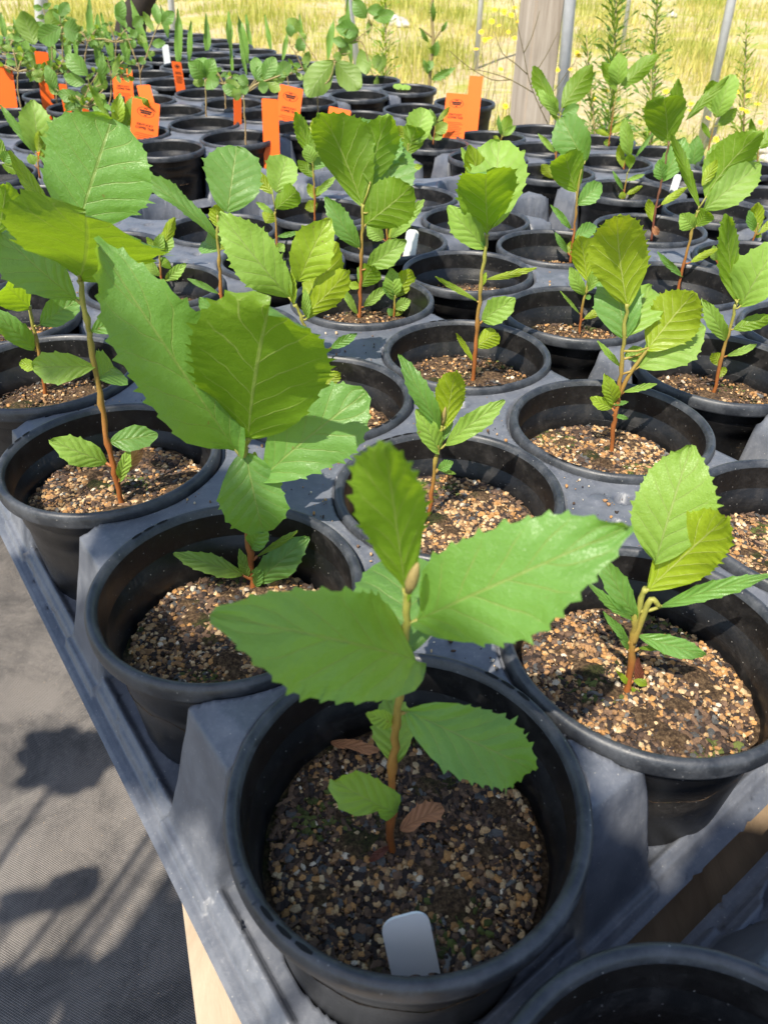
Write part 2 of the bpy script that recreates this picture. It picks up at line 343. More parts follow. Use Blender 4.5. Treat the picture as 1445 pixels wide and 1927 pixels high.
# ------------------------------------------------------------------ trays (thermoformed height fields in tray axes)
def sst(x, a, b):
    t = np.clip((x-a)/(b-a), 0, 1); return t*t*(3-2*t)
def tray_mesh(name, holes, nu, nv, du, dv, step, detail=True, wide=False):
    """holes: list of (s,t) tray-axis positions; row/col pitch du, dv; first hole about (0,0)"""
    ex = .0945; ks = .0945/.0835          # the flange is squeezed between neighbouring trays
    def axis(a, b):
        n = int(round((b-a)/step)); return np.linspace(a, b, n+1)
    s = axis(-(ex if wide else ex/ks), (nu-1)*du+ex/ks); t = axis(-ex/ks, (nv-1)*dv+ex/ks)
    S, T = np.meshgrid(s, t)
    # outward distance beyond the outer row lines
    dS = np.maximum(-S*(1 if wide else ks), (S-(nu-1)*du)*ks); dT = np.maximum(-T, T-(nv-1)*dv)*ks
    def postmask(A, n, p):            # 1 near midpoints between two pots (also at the corners)
        k = A/p-.5; kk = np.round(k); d = np.abs(k-kk)*p
        inside = (A > -.02) & (A < (n-1)*p+.02)
        return d, inside
    zd, zs, zf = -.0065, -.098, -.1085
    for (hs, ht) in holes:            # snap the grid onto the seat circles so that their edges are clean
        r_ = np.hypot(S-hs, T-ht); k = np.abs(r_-.0846) < step*.72
        f_ = np.where(k, .0846/np.maximum(r_, 1e-6), 1); S = hs+(S-hs)*f_; T = ht+(T-ht)*f_
    z = np.full_like(S, zd)
    z += .0012*np.sin(S*43+T*31)*np.sin(T*37)
    # edge walls: posts slope gently, recesses fall at once
    def edge(z, D, A, n, p):
        d, ins = postmask(A, n, p)
        post = np.where(ins, 1-sst(d, .0155+.010*np.clip(D/.08, 0, 1), .0205+.010*np.clip(D/.08, 0, 1)), 0)
        post_z = zd + (zs-zd)*sst(D, .057, .082)**1.0
        pd = np.clip((D-.058)/.024, 0, 1); post_z = zd-.006*sst(D, .042, .060)-(zd-zs-.006)*np.clip(pd*.97+.03*sst(pd, 0, 1), 0, 1)**.92
        rec_z = zd + (zs-zd)*sst(D, .008, .020)
        e = post_z*post + rec_z*(1-post)
        shelf = zs + .0045*sst(D, .0735, .0765) - .005*sst(D, .0785, .0800) - .0085*sst(D, .0800, .0925) - .0030*np.exp(-((D-.0860)/.0011)**2) + .0016*np.exp(-((D-.0918)/.0012)**2)
        e = np.maximum(e, zs); e = np.where(post > .02, np.maximum(e, shelf), np.where(D > .060, np.maximum(np.minimum(e, shelf+.0), shelf), e)); e = np.where(D > .088, shelf, e)
        return np.where(D > 0, np.minimum(z, e), z)
    z1 = edge(z, dS, T, nv, dv); z2 = edge(z, dT, S, nu, du)
    z = np.minimum(z1, z2)
    shelfD = np.maximum(dS, dT)
    low = z < zd-.03
    if detail:                        # small round recesses and a moulded lug in the middle of every four pots
        for a in range(nu-1):
            for b in range(nv-1):
                cx, cy = (a+.5)*du, (b+.5)*dv
                for ox in (-.016, .013):
                    r_ = np.hypot(S-cx-ox, T-cy-ox*.6); z -= .007*(1-sst(r_, .0052, .0072))
                r_ = np.hypot(S-cx+.002, T-cy-.018); z += .0018*(1-sst(r_, .004, .008))
    for (hs, ht) in holes:
        r_ = np.hypot(S-hs, T-ht)
        lip = .0006*np.exp(-((r_-.0850)/.0012)**2)
        hole_z = -.145
        zz = np.where(r_ < .0845, zd-.0054-(.13)*np.clip((.0785-r_)/.010, 0, 1)**.8, 9)
        zz2 = np.where(r_ < .055, hole_z, 9)
        z = np.where(low, np.minimum(z, zz2), np.minimum(z, np.maximum(zz, hole_z)))
        z = np.where((r_ < .0768) & ~low, np.minimum(z, np.maximum((r_-.0768)/.085-.002, hole_z)), z)
        z = np.where((r_ < .0752) & low, np.minimum(z, np.maximum((r_-.0752)/.085-.002, hole_z)), z)
        z = np.where((~low) & (r_ >= .0845), z+lip, z)
    V = np.stack([S, T, z], -1).reshape(-1, 3); ny, nx = S.shape; idx = np.arange(nx*ny).reshape(ny, nx)
    Fc = np.stack([idx[:-1, :-1], idx[:-1, 1:], idx[1:, 1:], idx[1:, :-1]], -1).reshape(-1, 4)
    # folded lower hem so that the sheet has an edge
    return mesh(name, V, Fc)
def to_tray(p, org):                  # world xy -> tray axes
    d = Vector((p[0], p[1]))-org; m = np.array([[UH.x, VH.x], [UH.y, VH.y]])
    return np.linalg.solve(m, np.array([d.x, d.y]))
DU, DV = U.length, VV.length
SH = math.atan2(VH.y, VH.x) - ANG
def place_tray(me, org, z, rx=0.0):
    o = link('pot_tray', me); o.matrix_world = Matrix.Translation((org.x, org.y, z)) @ (Matrix.Rotation(rx, 4, 'X')) @ Matrix(((UH.x, VH.x, 0, 0), (UH.y, VH.y, 0, 0), (0, 0, 1, 0), (0, 0, 0, 1)))
    return o
TR_L = {(0, 0): 'black carry tray nearest the camera with the big leaved front saplings', (1, 0): 'black carry tray along the right edge beside the front tray',
        (0, 1): 'partly empty black tray at left behind the front tray', (1, 1): 'black carry tray in the middle with bare cells behind the white label',
        (2, 0): 'black carry tray at the far right under the leaning saplings', (2, 1): 'black carry tray below the wooden post, pots rimmed close',
        (0, -1): 'black carry tray cut off at the bottom right corner, empty pot in it'}
EMPTY_CELLS = {(2, 6), (3, 6), (2, 7), (3, 7), (5, 5), (4, 6), (5, 4), (5, 6), (4, 7), (5, 7), (1, 6), (0, 6)}
for (a, b), lb in TR_L.items():
    i0, j0 = a*3, b*4
    if b == -1: cells = [(i, j) for i in range(0, 3) for j in range(-4, 0)]; i0, j0 = 0, -4
    else: cells = [(i, j) for i in range(i0, i0+3) for j in range(j0, j0+4)]
    base = lat(i0, j0)
    if b == -1: base = base+Vector((.004, -.006))
    hs = [to_tray(npos(*c), base) for c in cells]
    st = .0016 if (a, b) in ((0, 0), (0, -1)) else (.003 if b == 0 else .004)
    me = tray_mesh('pot_tray', hs, 3, 4, DU, DV, st, True, a == 0); me.materials.append(M['tray'])
    tag(place_tray(me, base, 0), lb, 'tray', 'black plastic pot trays')
FAR_T = [(0, 8.45, 4), (3, 8.45, 4), (6, 8.62, 1), (0, 12.65, 4), (3, 12.65, 4), (6, 10.0, 4), (6, 14.2, 4), (3, 16.9, 4), (6, 18.4, 2)]
FAR_L = {(0, 8.45): 'far black tray at the left edge behind the leaning orange tags', (3, 8.45): 'far black tray holding the stems with printed orange tags',
         (6, 8.62): 'single row black tray beside the tag by the wooden post', (0, 12.65): 'distant black tray at far left among compound leaflets',
         (3, 12.65): 'distant black tray full of upright green blades, left half', (6, 10.0): 'far black tray on the right edge with the clover-like seedling pot',
         (6, 14.2): 'distant black tray on the right with a few green blades', (3, 16.9): 'most distant black tray at the left by the pale meadow', (6, 18.4): 'most distant black tray, short, at the bench end'}
fm = {}
for k in (1, 2, 4):
    fm[k] = tray_mesh('pot_tray', [(x*DU, y*DV) for x in range(3) for y in range(k)], 3, k, DU, DV, .0055, detail=False); fm[k].materials.append(M['tray'])
for (i, j, k) in FAR_T:
    p = lat(i, j); tag(place_tray(fm[k], p, farz(p.y), math.atan(.05)), FAR_L[(i, j)], 'tray', 'black plastic pot trays')
# ------------------------------------------------------------------ pots
OUT = [(.0600, -.1500), (.0640, -.1495), (.0655, -.120), (.0700, -.050), (.0718, -.0300), (.0728, -.0290), (.0752, -.0135), (.0764, -.0118)]
INN = [(.0752, -.0045), (.0740, -.0200), (.0727, -.0360), (.0712, -.0366), (.0706, -.050), (.0640, -.146), (.0, -.146)]
RIM = [(.0764, -.0115), (.0812, -.0115), (.0822, -.0107), (.0825, -.0090), (.0825, -.0045), (.0818, -.0018), (.0806, -.0004), (.0790, 0), (.0775, -.0004), (.0762, -.0018), (.0752, -.0046)]
def potm(seg): return lathe('body', [(0.0, -.150)]+OUT, seg), lathe('inner_wall', INN, seg), lathe('rim', RIM, seg)
def merge(name, ms):
    bm = bmesh.new()
    for m in ms: bm.from_mesh(m)
    me = bpy.data.meshes.new(name); bm.to_mesh(me); bm.free(); me.polygons.foreach_set('use_smooth', np.ones(len(me.polygons), dtype=bool)); return me
PM = {}
for q, seg in (('hi', 128), ('mid', 72), ('lo', 40)):
    a, b, c = potm(seg); PM[q] = (merge('body', [a, b]), c); PM[q][0].materials.append(M['pot']); c.materials.append(M['rim'])
def soil_mesh(z, rad=.0708, n=26, m=64, amp=.002, seed=0):
    rg = np.random.default_rng(seed); V = [(0, 0, z)]; Fc = []
    ph = rg.uniform(0, 6, 8)
    for k in range(1, n+1):
        r_ = rad*k/n
        for i in range(m):
            a = 2*math.pi*i/m; x, y = r_*math.cos(a), r_*math.sin(a)
            h = amp*(math.sin(x*90+ph[0])*math.cos(y*80+ph[1])+.6*math.sin(x*210+ph[2]+y*150)+.5*math.sin(y*310+ph[3]-x*90)) + rg.normal(0, amp*.16) - .003*(r_/rad)**6
            V.append((x, y, z+h))
    for i in range(m): Fc.append((0, 1+i, 1+(i+1) % m))
    for k in range(n-1):
        for i in range(m):
            i2 = (i+1) % m; Fc.append((1+k*m+i, 1+(k+1)*m+i, 1+(k+1)*m+i2, 1+k*m+i2))
    me = mesh('soil', V, Fc); me.materials.append(M['soil']); return me
ICO_V, ICO_F = None, None
def _ico():
    global ICO_V, ICO_F
    bm = bmesh.new(); bmesh.ops.create_icosphere(bm, subdivisions=1, radius=1); ICO_V = np.array([v.co[:] for v in bm.verts]); ICO_F = np.array([[v.index for v in f.verts] for f in bm.faces]); bm.free()
_ico()
PAL = [((.46, .30, .15), 4), ((.54, .39, .22), 2.5), ((.42, .22, .08), 4), ((.30, .17, .08), 5), ((.58, .50, .38), .9), ((.15, .092, .058), 6), ((.075, .047, .033), 7), ((.030, .021, .018), 8), ((.075, .075, .074), 1.4), ((.14, .138, .132), .5)]
def grit_mesh(n, soilz, rad=.0662, seed=0, smin=.0004, smax=.0024, tan=1.0):
    rg = np.random.default_rng(seed+100)
    wts = np.array([w_*(tan if i < 5 else 1) for i, (_, w_) in enumerate(PAL)], float); wts /= wts.sum()
    r_ = rad*np.sqrt(rg.uniform(0, 1, n)); a = rg.uniform(0, 2*np.pi, n); x, y = r_*np.cos(a), r_*np.sin(a)
    # clumped colour: tan patches and dark patches
    pid = rg.choice(len(PAL), n, p=wts); fieldv = np.sin(x*75+seed)+np.cos(y*68+seed*2)+.7*np.sin((x+y)*120+seed)
    flip = (fieldv < -.6) & (pid < 5) & (rg.uniform(0, 1, n) < .72); pid[flip] = rg.choice([5, 6, 7, 8], flip.sum())
    cols = np.array([c for c, _ in PAL])[pid]*rg.uniform(.75, 1.2, (n, 1))
    ms = (np.sin(x*52+seed*1.7)*np.cos(y*61-seed) > .62) & (rg.uniform(0, 1, n) < .28); cols[ms] = np.array([.075, .090, .022])*rg.uniform(.5, 1.4, (ms.sum(), 1))
    sz = smin+(smax-smin)*rg.uniform(0, 1, n)**4.2
    chip = (pid >= 5) & (rg.uniform(0, 1, n) < .55)
    sc = np.stack([rg.uniform(.7, 1.3, n), rg.uniform(.7, 1.2, n), rg.uniform(.5, .9, n)], -1)
    sc[chip] = np.stack([rg.uniform(1.2, 2.6, n), rg.uniform(.5, .9, n), rg.uniform(.25, .45, n)], -1)[chip]
    disc = pid == 8; sc[disc] = (1.3, 1.2, .35)
    ax = rg.uniform(-.6, .6, n); az = rg.uniform(0, 6.28, n)
    cz, s_z, cx, sx = np.cos(az), np.sin(az), np.cos(ax), np.sin(ax)
    jit = 1+np.clip(rg.normal(0, .16, (n, 12, 1)), -.28, .28)
    P = ICO_V[None]*jit*sc[:, None]*sz[:, None, None]
    X = P[..., 0]; Y = P[..., 1]*cx[:, None]-P[..., 2]*sx[:, None]; Z = P[..., 1]*sx[:, None]+P[..., 2]*cx[:, None]
    X2 = X*cz[:, None]-Y*s_z[:, None]; Y2 = X*s_z[:, None]+Y*cz[:, None]
    Q = np.stack([X2+x[:, None], Y2+y[:, None], Z+(soilz+sz*.35)[:, None] if not np.isscalar(soilz) else Z+soilz+(sz*.35)[:, None]], -1).reshape(-1, 3)
    Fc = (ICO_F[None]+(np.arange(n)*12)[:, None, None]).reshape(-1, 3)
    me = mesh('grit', Q, Fc, smooth=False, col=np.repeat(cols, 12, 0)); me.materials.append(M['grit']); return me
SZ = {(0, 0): -.050, (0, 1): -.050, (1, 0): -.044, (1, 1): -.036, (0, 2): -.038, (2, 1): -.042, (2, 2): -.036, (0, -1): -.075}
def soilz(c): return SZ.get(c, -.042)
SMESH = {}
def soil_for(key, z, q):
    k = (key, round(z, 3), q)
    if k not in SMESH:
        n = {'hi': 14000, 'mid': 3000, 'lo': 0}[q]
        sm_ = soil_mesh(z, seed=len(SMESH), n=26 if q != 'lo' else 6, m=64 if q != 'lo' else 24)
        gm = grit_mesh(n, z, seed=len(SMESH)*3+1, tan=(.7 if key == (0, 0) else {'hi': 1.3, 'mid': 1.5}.get(q, 1))) if n else None
        SMESH[k] = (sm_, gm)
    return SMESH[k]
def slots_mesh(seg=5):
    V = []; Fc = []
    for c in (-.125, 0, .125):
        b = len(V)
        for i in range(seg+1):
            a = c-.05+.10*i/seg; w_ = .0011*(1-.5*abs(i/seg-.5)*2)
            for r_ in (.0790-w_, .0790+w_): V.append((r_*math.cos(a), r_*math.sin(a), .00025))
        for i in range(seg): Fc.append((b+2*i, b+2*i+1, b+2*i+3, b+2*i+2))
    me = mesh('rim_slot', V, Fc, smooth=False); me.materials.append(M['slot']); return me
SLOT = slots_mesh()
def pot(p, z, q, label, group, key=0, sz=-.042, rz=0.0, slots=None, rx=0.0, grit=True):
    e = empty('nursery_pot', (p[0], p[1], z), (rx, 0, 0)); tag(e, label, 'pot', group)
    b, r_ = PM[q]
    o = link('body', b, None, e); o.rotation_euler.z = rz; link('rim', r_, None, e)
    s_, g_ = soil_for(key, sz, q); so = link('soil', s_, None, e); so.rotation_euler.z = rz
    if g_ is not None and grit:
        go = link('grit', g_, None, so); go['kind'] = 'stuff'
    for a in (slots or []):
        so_ = link('rim_slot', SLOT, None, e); so_.rotation_euler.z = a
    return e
#PART2
# ------------------------------------------------------------------ leaves, stems, saplings
def leaf_mesh(P0, P1, wid, ntop, shape='o', teeth=8, fold=.22, bend=.05, seed=0, curl=0.0, bite=None, tooth=.075):
    """a real leaf blade: serrated outline, folded along the midrib, arched, with a slightly wavy margin"""
    rg = random.Random(seed)
    P0 = Vector(P0); P1 = Vector(P1); A = P1-P0; L = A.length; A.normalize()
    n = (ntop-A*ntop.dot(A)).normalized(); wv = A.cross(n)
    a_, b_ = {'o': (.86, .88), 'r': (.66, .55), 'n': (.85, 1.0), 'w': (1.0, .70), 'e': (.76, .80)}[shape]
    sm = a_/(a_+b_); nrm = sm**a_*(1-sm)**b_
    rows = [0, .02, .06, .12]
    t0 = .24; K = teeth
    ks = [t0+(1-t0)*(k/K)**.95 for k in range(K+1)]; tips = set()
    for k in range(1, K): ks[k] += (1-t0)/K*rg.uniform(-.24, .24)
    for k in range(K):
        rows.append(ks[k]); d = ks[k+1]-ks[k]
        rows.append(ks[k]+d*.45); rows.append(ks[k]+d*.80); tips.add(round(ks[k]+d*.80, 6))
    rows.append(1.0); rows = sorted(set(round(r_, 6) for r_ in rows))
    cols = (-1, -.66, -.33, 0, .33, .66, 1); V = []; UVs = []
    wob = [rg.uniform(-1, 1) for _ in range(6)]
    amp = {}
    for s in rows:
        f = (max(s, 1e-6)**a_)*(max(1-s, 0)**b_)/nrm if 0 < s < 1 else 0
        if s == 0: f = .012
        for c in cols:
            side = 1 if c > 0 else -1
            key = (s, side)
            if key not in amp: amp[key] = (1+tooth*rg.choice((0, .3, .8, 1.1, 1.5, 2.1))) if s in tips else (1-tooth*rg.uniform(.25, .6) if s > t0 and s < 1 else 1)
            hw = wid/2*f*(1+(amp[key]-1)*abs(c)**5)*(1+.08*wob[0]*side)*(1+.055*math.sin(s*10+wob[1]*4+side*1.7)*(1 if s > .25 else s*4))
            if s in tips and abs(c) == 1: hw += L*.006
            if bite and side == bite[0]: hw *= 1-bite[3]*math.exp(-((s-bite[1])/bite[2])**2)
            ss = s + (.012*abs(c) if s in tips and abs(c) == 1 else 0) + .10*(abs(c)**1.5)*(s*(1-s))
            z = abs(c)*hw*fold + bend*L*math.sin(math.pi*min(s, 1)**.9) - curl*L*s*s
            z += L*.034*math.sin(s*8+wob[1]*3+side*1.3)*abs(c)**2 + L*.013*math.sin(s*17+wob[2]*5-side)*abs(c)**2.5 - L*.07*max(0, s-.72)**1.5*(1+wob[3])*4
            z += L*.030*wob[4]*abs(c)*math.sin(s*4+wob[5]*4+c)
            p = P0+A*(L*ss)+wv*(hw*c+L*.02*wob[3]*math.sin(math.pi*s))+n*z
            V.append(p); UVs.append((.5+.5*c, s))
    nc = len(cols); Fc = []
    for i in range(len(rows)-1):
        for k in range(nc-1): Fc.append((i*nc+k, i*nc+k+1, (i+1)*nc+k+1, (i+1)*nc+k))
    return V, Fc, UVs, n
SEED = [0]
def add_leaf(root, base, P0, P1, wid, side, shape='o', roll=0, fold=.22, bend=.05, teeth=None, mat='leaf', name='leaf', curl=0.0, bite=None, tooth=.06):
    SEED[0] += 1
    A = (P1-P0).normalized(); mid = (P0+P1)/2; view = (CAM-mid).normalized()
    n = (view-A*view.dot(A)).normalized()
    if roll: n = (Matrix.Rotation(R(roll), 3, A) @ n)
    if side == 'U': n = -n
    L = (P1-P0).length
    wid *= .95
    if teeth is None: teeth = max(4, min(12, int(L/.0095)))
    elif teeth >= 8: teeth += 1
    V, Fc, UVs, nn = leaf_mesh(P0, P1, wid, n, shape, teeth, fold, bend, SEED[0], curl, bite, tooth)
    me = mesh(name, [v-base for v in V], Fc, uv=UVs)
    # make the face normals agree with the leaf's upper side
    if Vector(me.polygons[len(me.polygons)//2].normal).dot(nn) < 0: me.flip_normals()
    return link(name, me, M[mat], root)
def sapling(label, c, stem, leaves, cat='sapling', group='broad leaved saplings in pots', r0=.0022, r1=.0012, Y=None, z=None, lean=0.0, smat='stem', extra=None, name='sapling', shift=0):
    z = soilz(c) if z is None else z
    p0 = atz(stem[0][0], stem[0][1], z) if Y is None else aty(stem[0][0], stem[0][1], Y)
    if c is not None and Y is None:
        cc = npos(*c); d = Vector((p0.x-cc.x, p0.y-cc.y))
        if d.length > .060:                        # keep the root inside the pot
            d = d.normalized()*.060; p0 = aty(stem[0][0], stem[0][1], cc.y+d.y)
    Y0 = p0.y; h0 = stem[0][1]
    def dep(py): return Y0+lean*(h0-py)/100.0
    root = empty(name, p0); tag(root, label, cat, group)
    tb = Tube()
    pts = [p0-Vector((0, 0, .006))]+[aty(x, y, dep(y)) for x, y in stem] if False else [aty(x, y, dep(y)) for x, y in stem]
    pts[0] = pts[0]-Vector((0, 0, .005))
    sp_ = smooth_path(pts, 5); n = len(sp_)
    rr = [(r0+(r1-r0)*i/(n-1))*.84*(1+.09*math.sin(i*2.1)) for i in range(n)]
    kr = random.Random(label)
    for q_ in range(1, n-1): sp_[q_] = sp_[q_]+Vector((kr.uniform(-1, 1), kr.uniform(-1, 1), 0))*r0*.35
    for k in range(len(stem)):                     # nodes
        rr[min(n-1, k*5)] *= 1.35
    tb.add(sp_, rr, 8)
    S3 = pts
    for br in (extra or []):
        bp = [aty(x, y, dep(y)) for x, y in br]; tb.add(smooth_path(bp, 4), (r1*1.25, r1*.8), 7)
    for lf in leaves:
        bx, by, tx, ty, w, side = lf[:6]; k = lf[6] if len(lf) > 6 else {}
        Yb = dep(by)+k.get('dB', 0); Yt = Yb+k.get('dY', 0)
        P0 = aty(bx, by, Yb); P1 = aty(tx, ty, Yt); wd_ = w*zdepth((P0+P1)/2)/F
        roll = k.get('roll', 0); wd_ /= max(.35, math.cos(R(roll)))
        add_leaf(root, p0, P0, P1, wd_, side, k.get('sh', 'o'), roll, k.get('fold', .33), k.get('bend', .08), k.get('teeth'), k.get('m', 'leaf'), 'leaf', k.get('curl', 0), k.get('bite'), k.get('tooth', .05))
        # petiole from the nearest stem point
        if k.get('pet', 1):
            best = min(sp_, key=lambda q: (q-P0).length + max(0, (q.z-P0.z))*2)
            if .0015 < (best-P0).length < .05: tb.add([best, (best*.4+P0*.6)+Vector((0, 0, -.001)), P0+(P1-P0)*.03], (r1*.75, r1*.5), 6)
    link('stem', tb.mesh('stem', p0), M[smat], root)
    return root
def bud(root, x, y, x2, y2, w, Y, mat='bud'):
    a = aty(x, y, Y); b = aty(x2, y2, Y); r_ = w/2*zdepth(a)/F; base = root.location
    t = Tube(); t.add([a, a*.7+b*.3, a*.35+b*.65, b], (r_*.6, r_, r_*.9, r_*.25), 8); link('bud', t.mesh('bud', base), M[mat], root)
D = dict
# --- pots of the near trays --------------------------------------------------
PL = {(0, 0): 'large black pot in front with dark gritty soil and a blank white label', (0, 1): 'black pot at left edge, second from the camera, tan grit lit at the back',
      (1, 0): 'black pot at the right front holding the forked sapling, soil half in sun', (0, 2): 'black pot on the left edge with the leaning slender stem', (1, 1): 'black pot in the middle behind the front pot, leaf shadows on its inner wall',
      (2, 1): 'black pot on the right with pale grit and a two-stemmed sapling', (2, 2): 'black pot in the centre with a scuffed inner wall and brown-stemmed sapling', (1, 2): 'black pot half hidden behind the large round leaf',
      (0, 3): 'black pot cut by the left picture edge, shaded inside', (0, -1): 'empty black pot cut off at the bottom right corner', (2, 0): 'black pot cut by the right edge with bright tan grit and moss',
      (3, 1): 'black pot at right edge holding a red-stemmed sapling with narrow leaves', (3, 2): 'black pot right of centre holding a short crinkled yellow-green seedling', (2, 3): 'black pot holding two seedlings, one tall and one tiny',
      (3, 3): 'black pot behind the tall brown-stemmed sapling, blue in shade', (3, 4): 'black pot with a rounded white label standing in it', (4, 3): 'black pot right of centre, dark inside, with a slim lit stem',
      (1, 3): 'black pot hidden mostly behind big leaves at left centre', (1, 4): 'black pot at left centre with a tiny many-leaved seedling', (5, 3): 'black pot at right holding the purple stemmed sapling',
      (4, 2): 'black pot at right under the sapling with steep pointed leaves', (5, 2): 'black pot at the right edge with a pale seedling below the narrow leaf', (6, 3): 'dark black pot at the right edge behind the steep pointed leaves', (6, 4): 'black pot at right with a small three-leaved seedling and white label beside',
      (4, 4): 'black pot behind the tall upright leaf in the centre', (3, 5): 'black pot left of centre with two slim seedlings', (2, 4): 'black pot in the shade behind yellow-green lit leaves', (7, 4): 'black pot at right behind the round dark leaf',
      (7, 5): 'black pot at right with yellow-based seedling', (6, 5): 'black pot right of centre with the tall pale-stemmed sapling', (6, 7): 'black pot in front of the printed orange tag at right', (7, 7): 'black pot with a small sprout left of the wooden post',
      (7, 6): 'black pot right of the small sprout pot, before the post', (6, 6): 'black pot half hidden behind the crinkled young leaf', (0, 4): 'black pot at the left edge with mossy gravel'}
HI = {(0, 0), (0, 1), (1, 0), (0, 2), (1, 1), (2, 1), (2, 0), (0, -1)}
MID = {(2, 2), (1, 2), (0, 3), (3, 1), (3, 2), (2, 3), (3, 3), (3, 4), (4, 3), (1, 3), (1, 4), (5, 3), (4, 2), (5, 2), (6, 3), (6, 4), (0, 4), (4, 4), (3, 5), (7, 4)}
SLOTS = {(0, 0): [R(48), R(232)], (0, 1): [R(140)], (0, 2): [R(168)], (1, 0): [R(-52)], (1, 1): [R(118), R(-60)], (2, 1): [R(-130)], (2, 2): [R(105), R(-80)], (0, 3): [R(25)], (1, 2): [R(-40)]}
for c in [(i, j) for i in range(0, 9) for j in range(-1, 8)]:
    if c in EMPTY_CELLS: continue
    i, j = c
    if j == -1 and i != 0: continue
    p = npos(i, j)
    px = W/2+F*((Vector((p.x, p.y, 0))-CAM).dot(RT))/max(.05, zdepth(Vector((p.x, p.y, 0)))); 
    if c not in PL and (px < -150 or px > 1600): continue
    q = 'hi' if c in HI else ('mid' if c in MID else 'lo')
    key = c if c in HI else ('m', (i*3+j) % 3)
    lb = PL.get(c, 'plain black pot in a far cell of the near trays, partly hidden by leaves')
    pot(p, 0, q, lb, 'black nursery pots', key, soilz(c) if q != 'lo' else -.05, rz=random.uniform(0, 6.28) if c not in HI else 0, slots=SLOTS.get(c), grit=(c != (0, -1)))
# embossed letters on the front pot's lip
def text_mesh(name, body, size, depth, align='CENTER'):
    cu = bpy.data.curves.new(name, 'FONT'); cu.body = body; cu.size = size; cu.extrude = depth; cu.align_x = align; cu.resolution_u = 2; cu.offset = size*.03
    o = bpy.data.objects.new(name, cu); COL.objects.link(o); dg = bpy.context.evaluated_depsgraph_get()
    me = bpy.data.meshes.new_from_object(o.evaluated_get(dg)); bpy.data.objects.remove(o); me.name = name; return me
front_pot = [o for o in COL.objects if o.name.startswith('nursery_pot') and o.get('label') == PL[(0, 0)]][0]
for k, ch in enumerate('VRI'):
    a = R(207+k*6.5); me = text_mesh('embossed_letter', ch, .0046, .00012); me.materials.append(M['rim'])
    o = link('embossed_letter', me, None, front_pot); o.location = (.0813*math.cos(a), .0813*math.sin(a), -.0001); o.rotation_euler = (0, 0, a+R(90)+R(0))
# --- pots of the far trays ---------------------------------------------------
far_special = {(784, 164): 'black pot with pale green clover-like seedlings and a water gleam', (686, 178): 'black pot with brown mulch showing, below the hanging leaflet', (712, 135): 'black pot behind the hanging yellowish leaflets at the far right corner'}
npf = 0
for (i0, j0, k) in FAR_T:
    for a in range(3):
        for b in range(k):
            p = lat(i0+a, j0+b); z = farz(p.y)
            P3 = Vector((p.x, p.y, z)); zd_ = zdepth(P3); px = W/2+F*((P3-CAM).dot(RT))/zd_; py = H/2-F*((P3-CAM).dot(UP))/zd_
            if px < -80: continue
            lb = 'plain black pot with an empty looking dark mouth in the far trays'
            for (sx, sy), t_ in far_special.items():
                if abs(px-sx) < 34 and abs(py-sy) < 22 and t_: lb = t_; far_special[(sx, sy)] = None; FS = (px, py, P3); globals().setdefault('FARP', {})[(sx, sy)] = P3; break
            pot((p.x+random.uniform(-.002, .002), p.y+random.uniform(-.002, .002)), z, 'lo', lb, 'black pots of the far trays', 'f', -.055, rz=random.uniform(0, 6), rx=math.atan(.05)); npf += 1
# --- saplings (pixel of stem points, then leaves: base, tip, width, visible side, options) ----
def S_(*a, **k): return sapling(*a, **k)
fr = S_('front sapling with two very large serrated leaves spread left and right', (0, 0), [(737, 1602), (736, 1540), (741, 1440), (748, 1360), (756, 1280), (764, 1190), (766, 1108)], [
    (783, 1243, 416, 1160, 215, 'T', D(dY=-.035, fold=.08, bend=.13, teeth=9, sh='e', tooth=.03)),
    (782, 1168, 1180, 992, 215, 'T', D(dY=-.02, fold=.20, bend=.12, teeth=9, tooth=.05, sh='o')),
    (764, 1116, 722, 822, 142, 'U', D(dY=-.035, fold=.22, teeth=10, sh='o', bend=.06, tooth=.08)),
    (762, 1236, 752, 1045, 185, 'T', D(dY=.05, fold=.10, bend=.03, sh='r')),
    (760, 1335, 1010, 1452, 142, 'T', D(dY=.0, fold=.08, teeth=9, sh='e', tooth=.09, m='leaf')),
    (744, 1440, 736, 1305, 82, 'T', D(dY=.025, m='leaf_pale', teeth=6)),
    (742, 1358, 688, 1342, 36, 'T', D(dY=-.004, m='leaf_pale')),
    (748, 1530, 630, 1470, 92, 'T', D(dY=-.012, fold=.05, bite=(-1, .42, .22, .80), sh='r', teeth=5, m='leaf_pale')),
    (752, 1282, 730, 1276, 14, 'T', D(m='leaf_pale')), (760, 1280, 772, 1272, 10, 'T', D(m='leaf_pale')),
    (734, 1590, 692, 1622, 16, 'T', D(m='leaf_red', dY=-.006))], r0=.0024, r1=.0016)
bud(fr, 768, 1114, 786, 1060, 24, fr.location.y-.012)
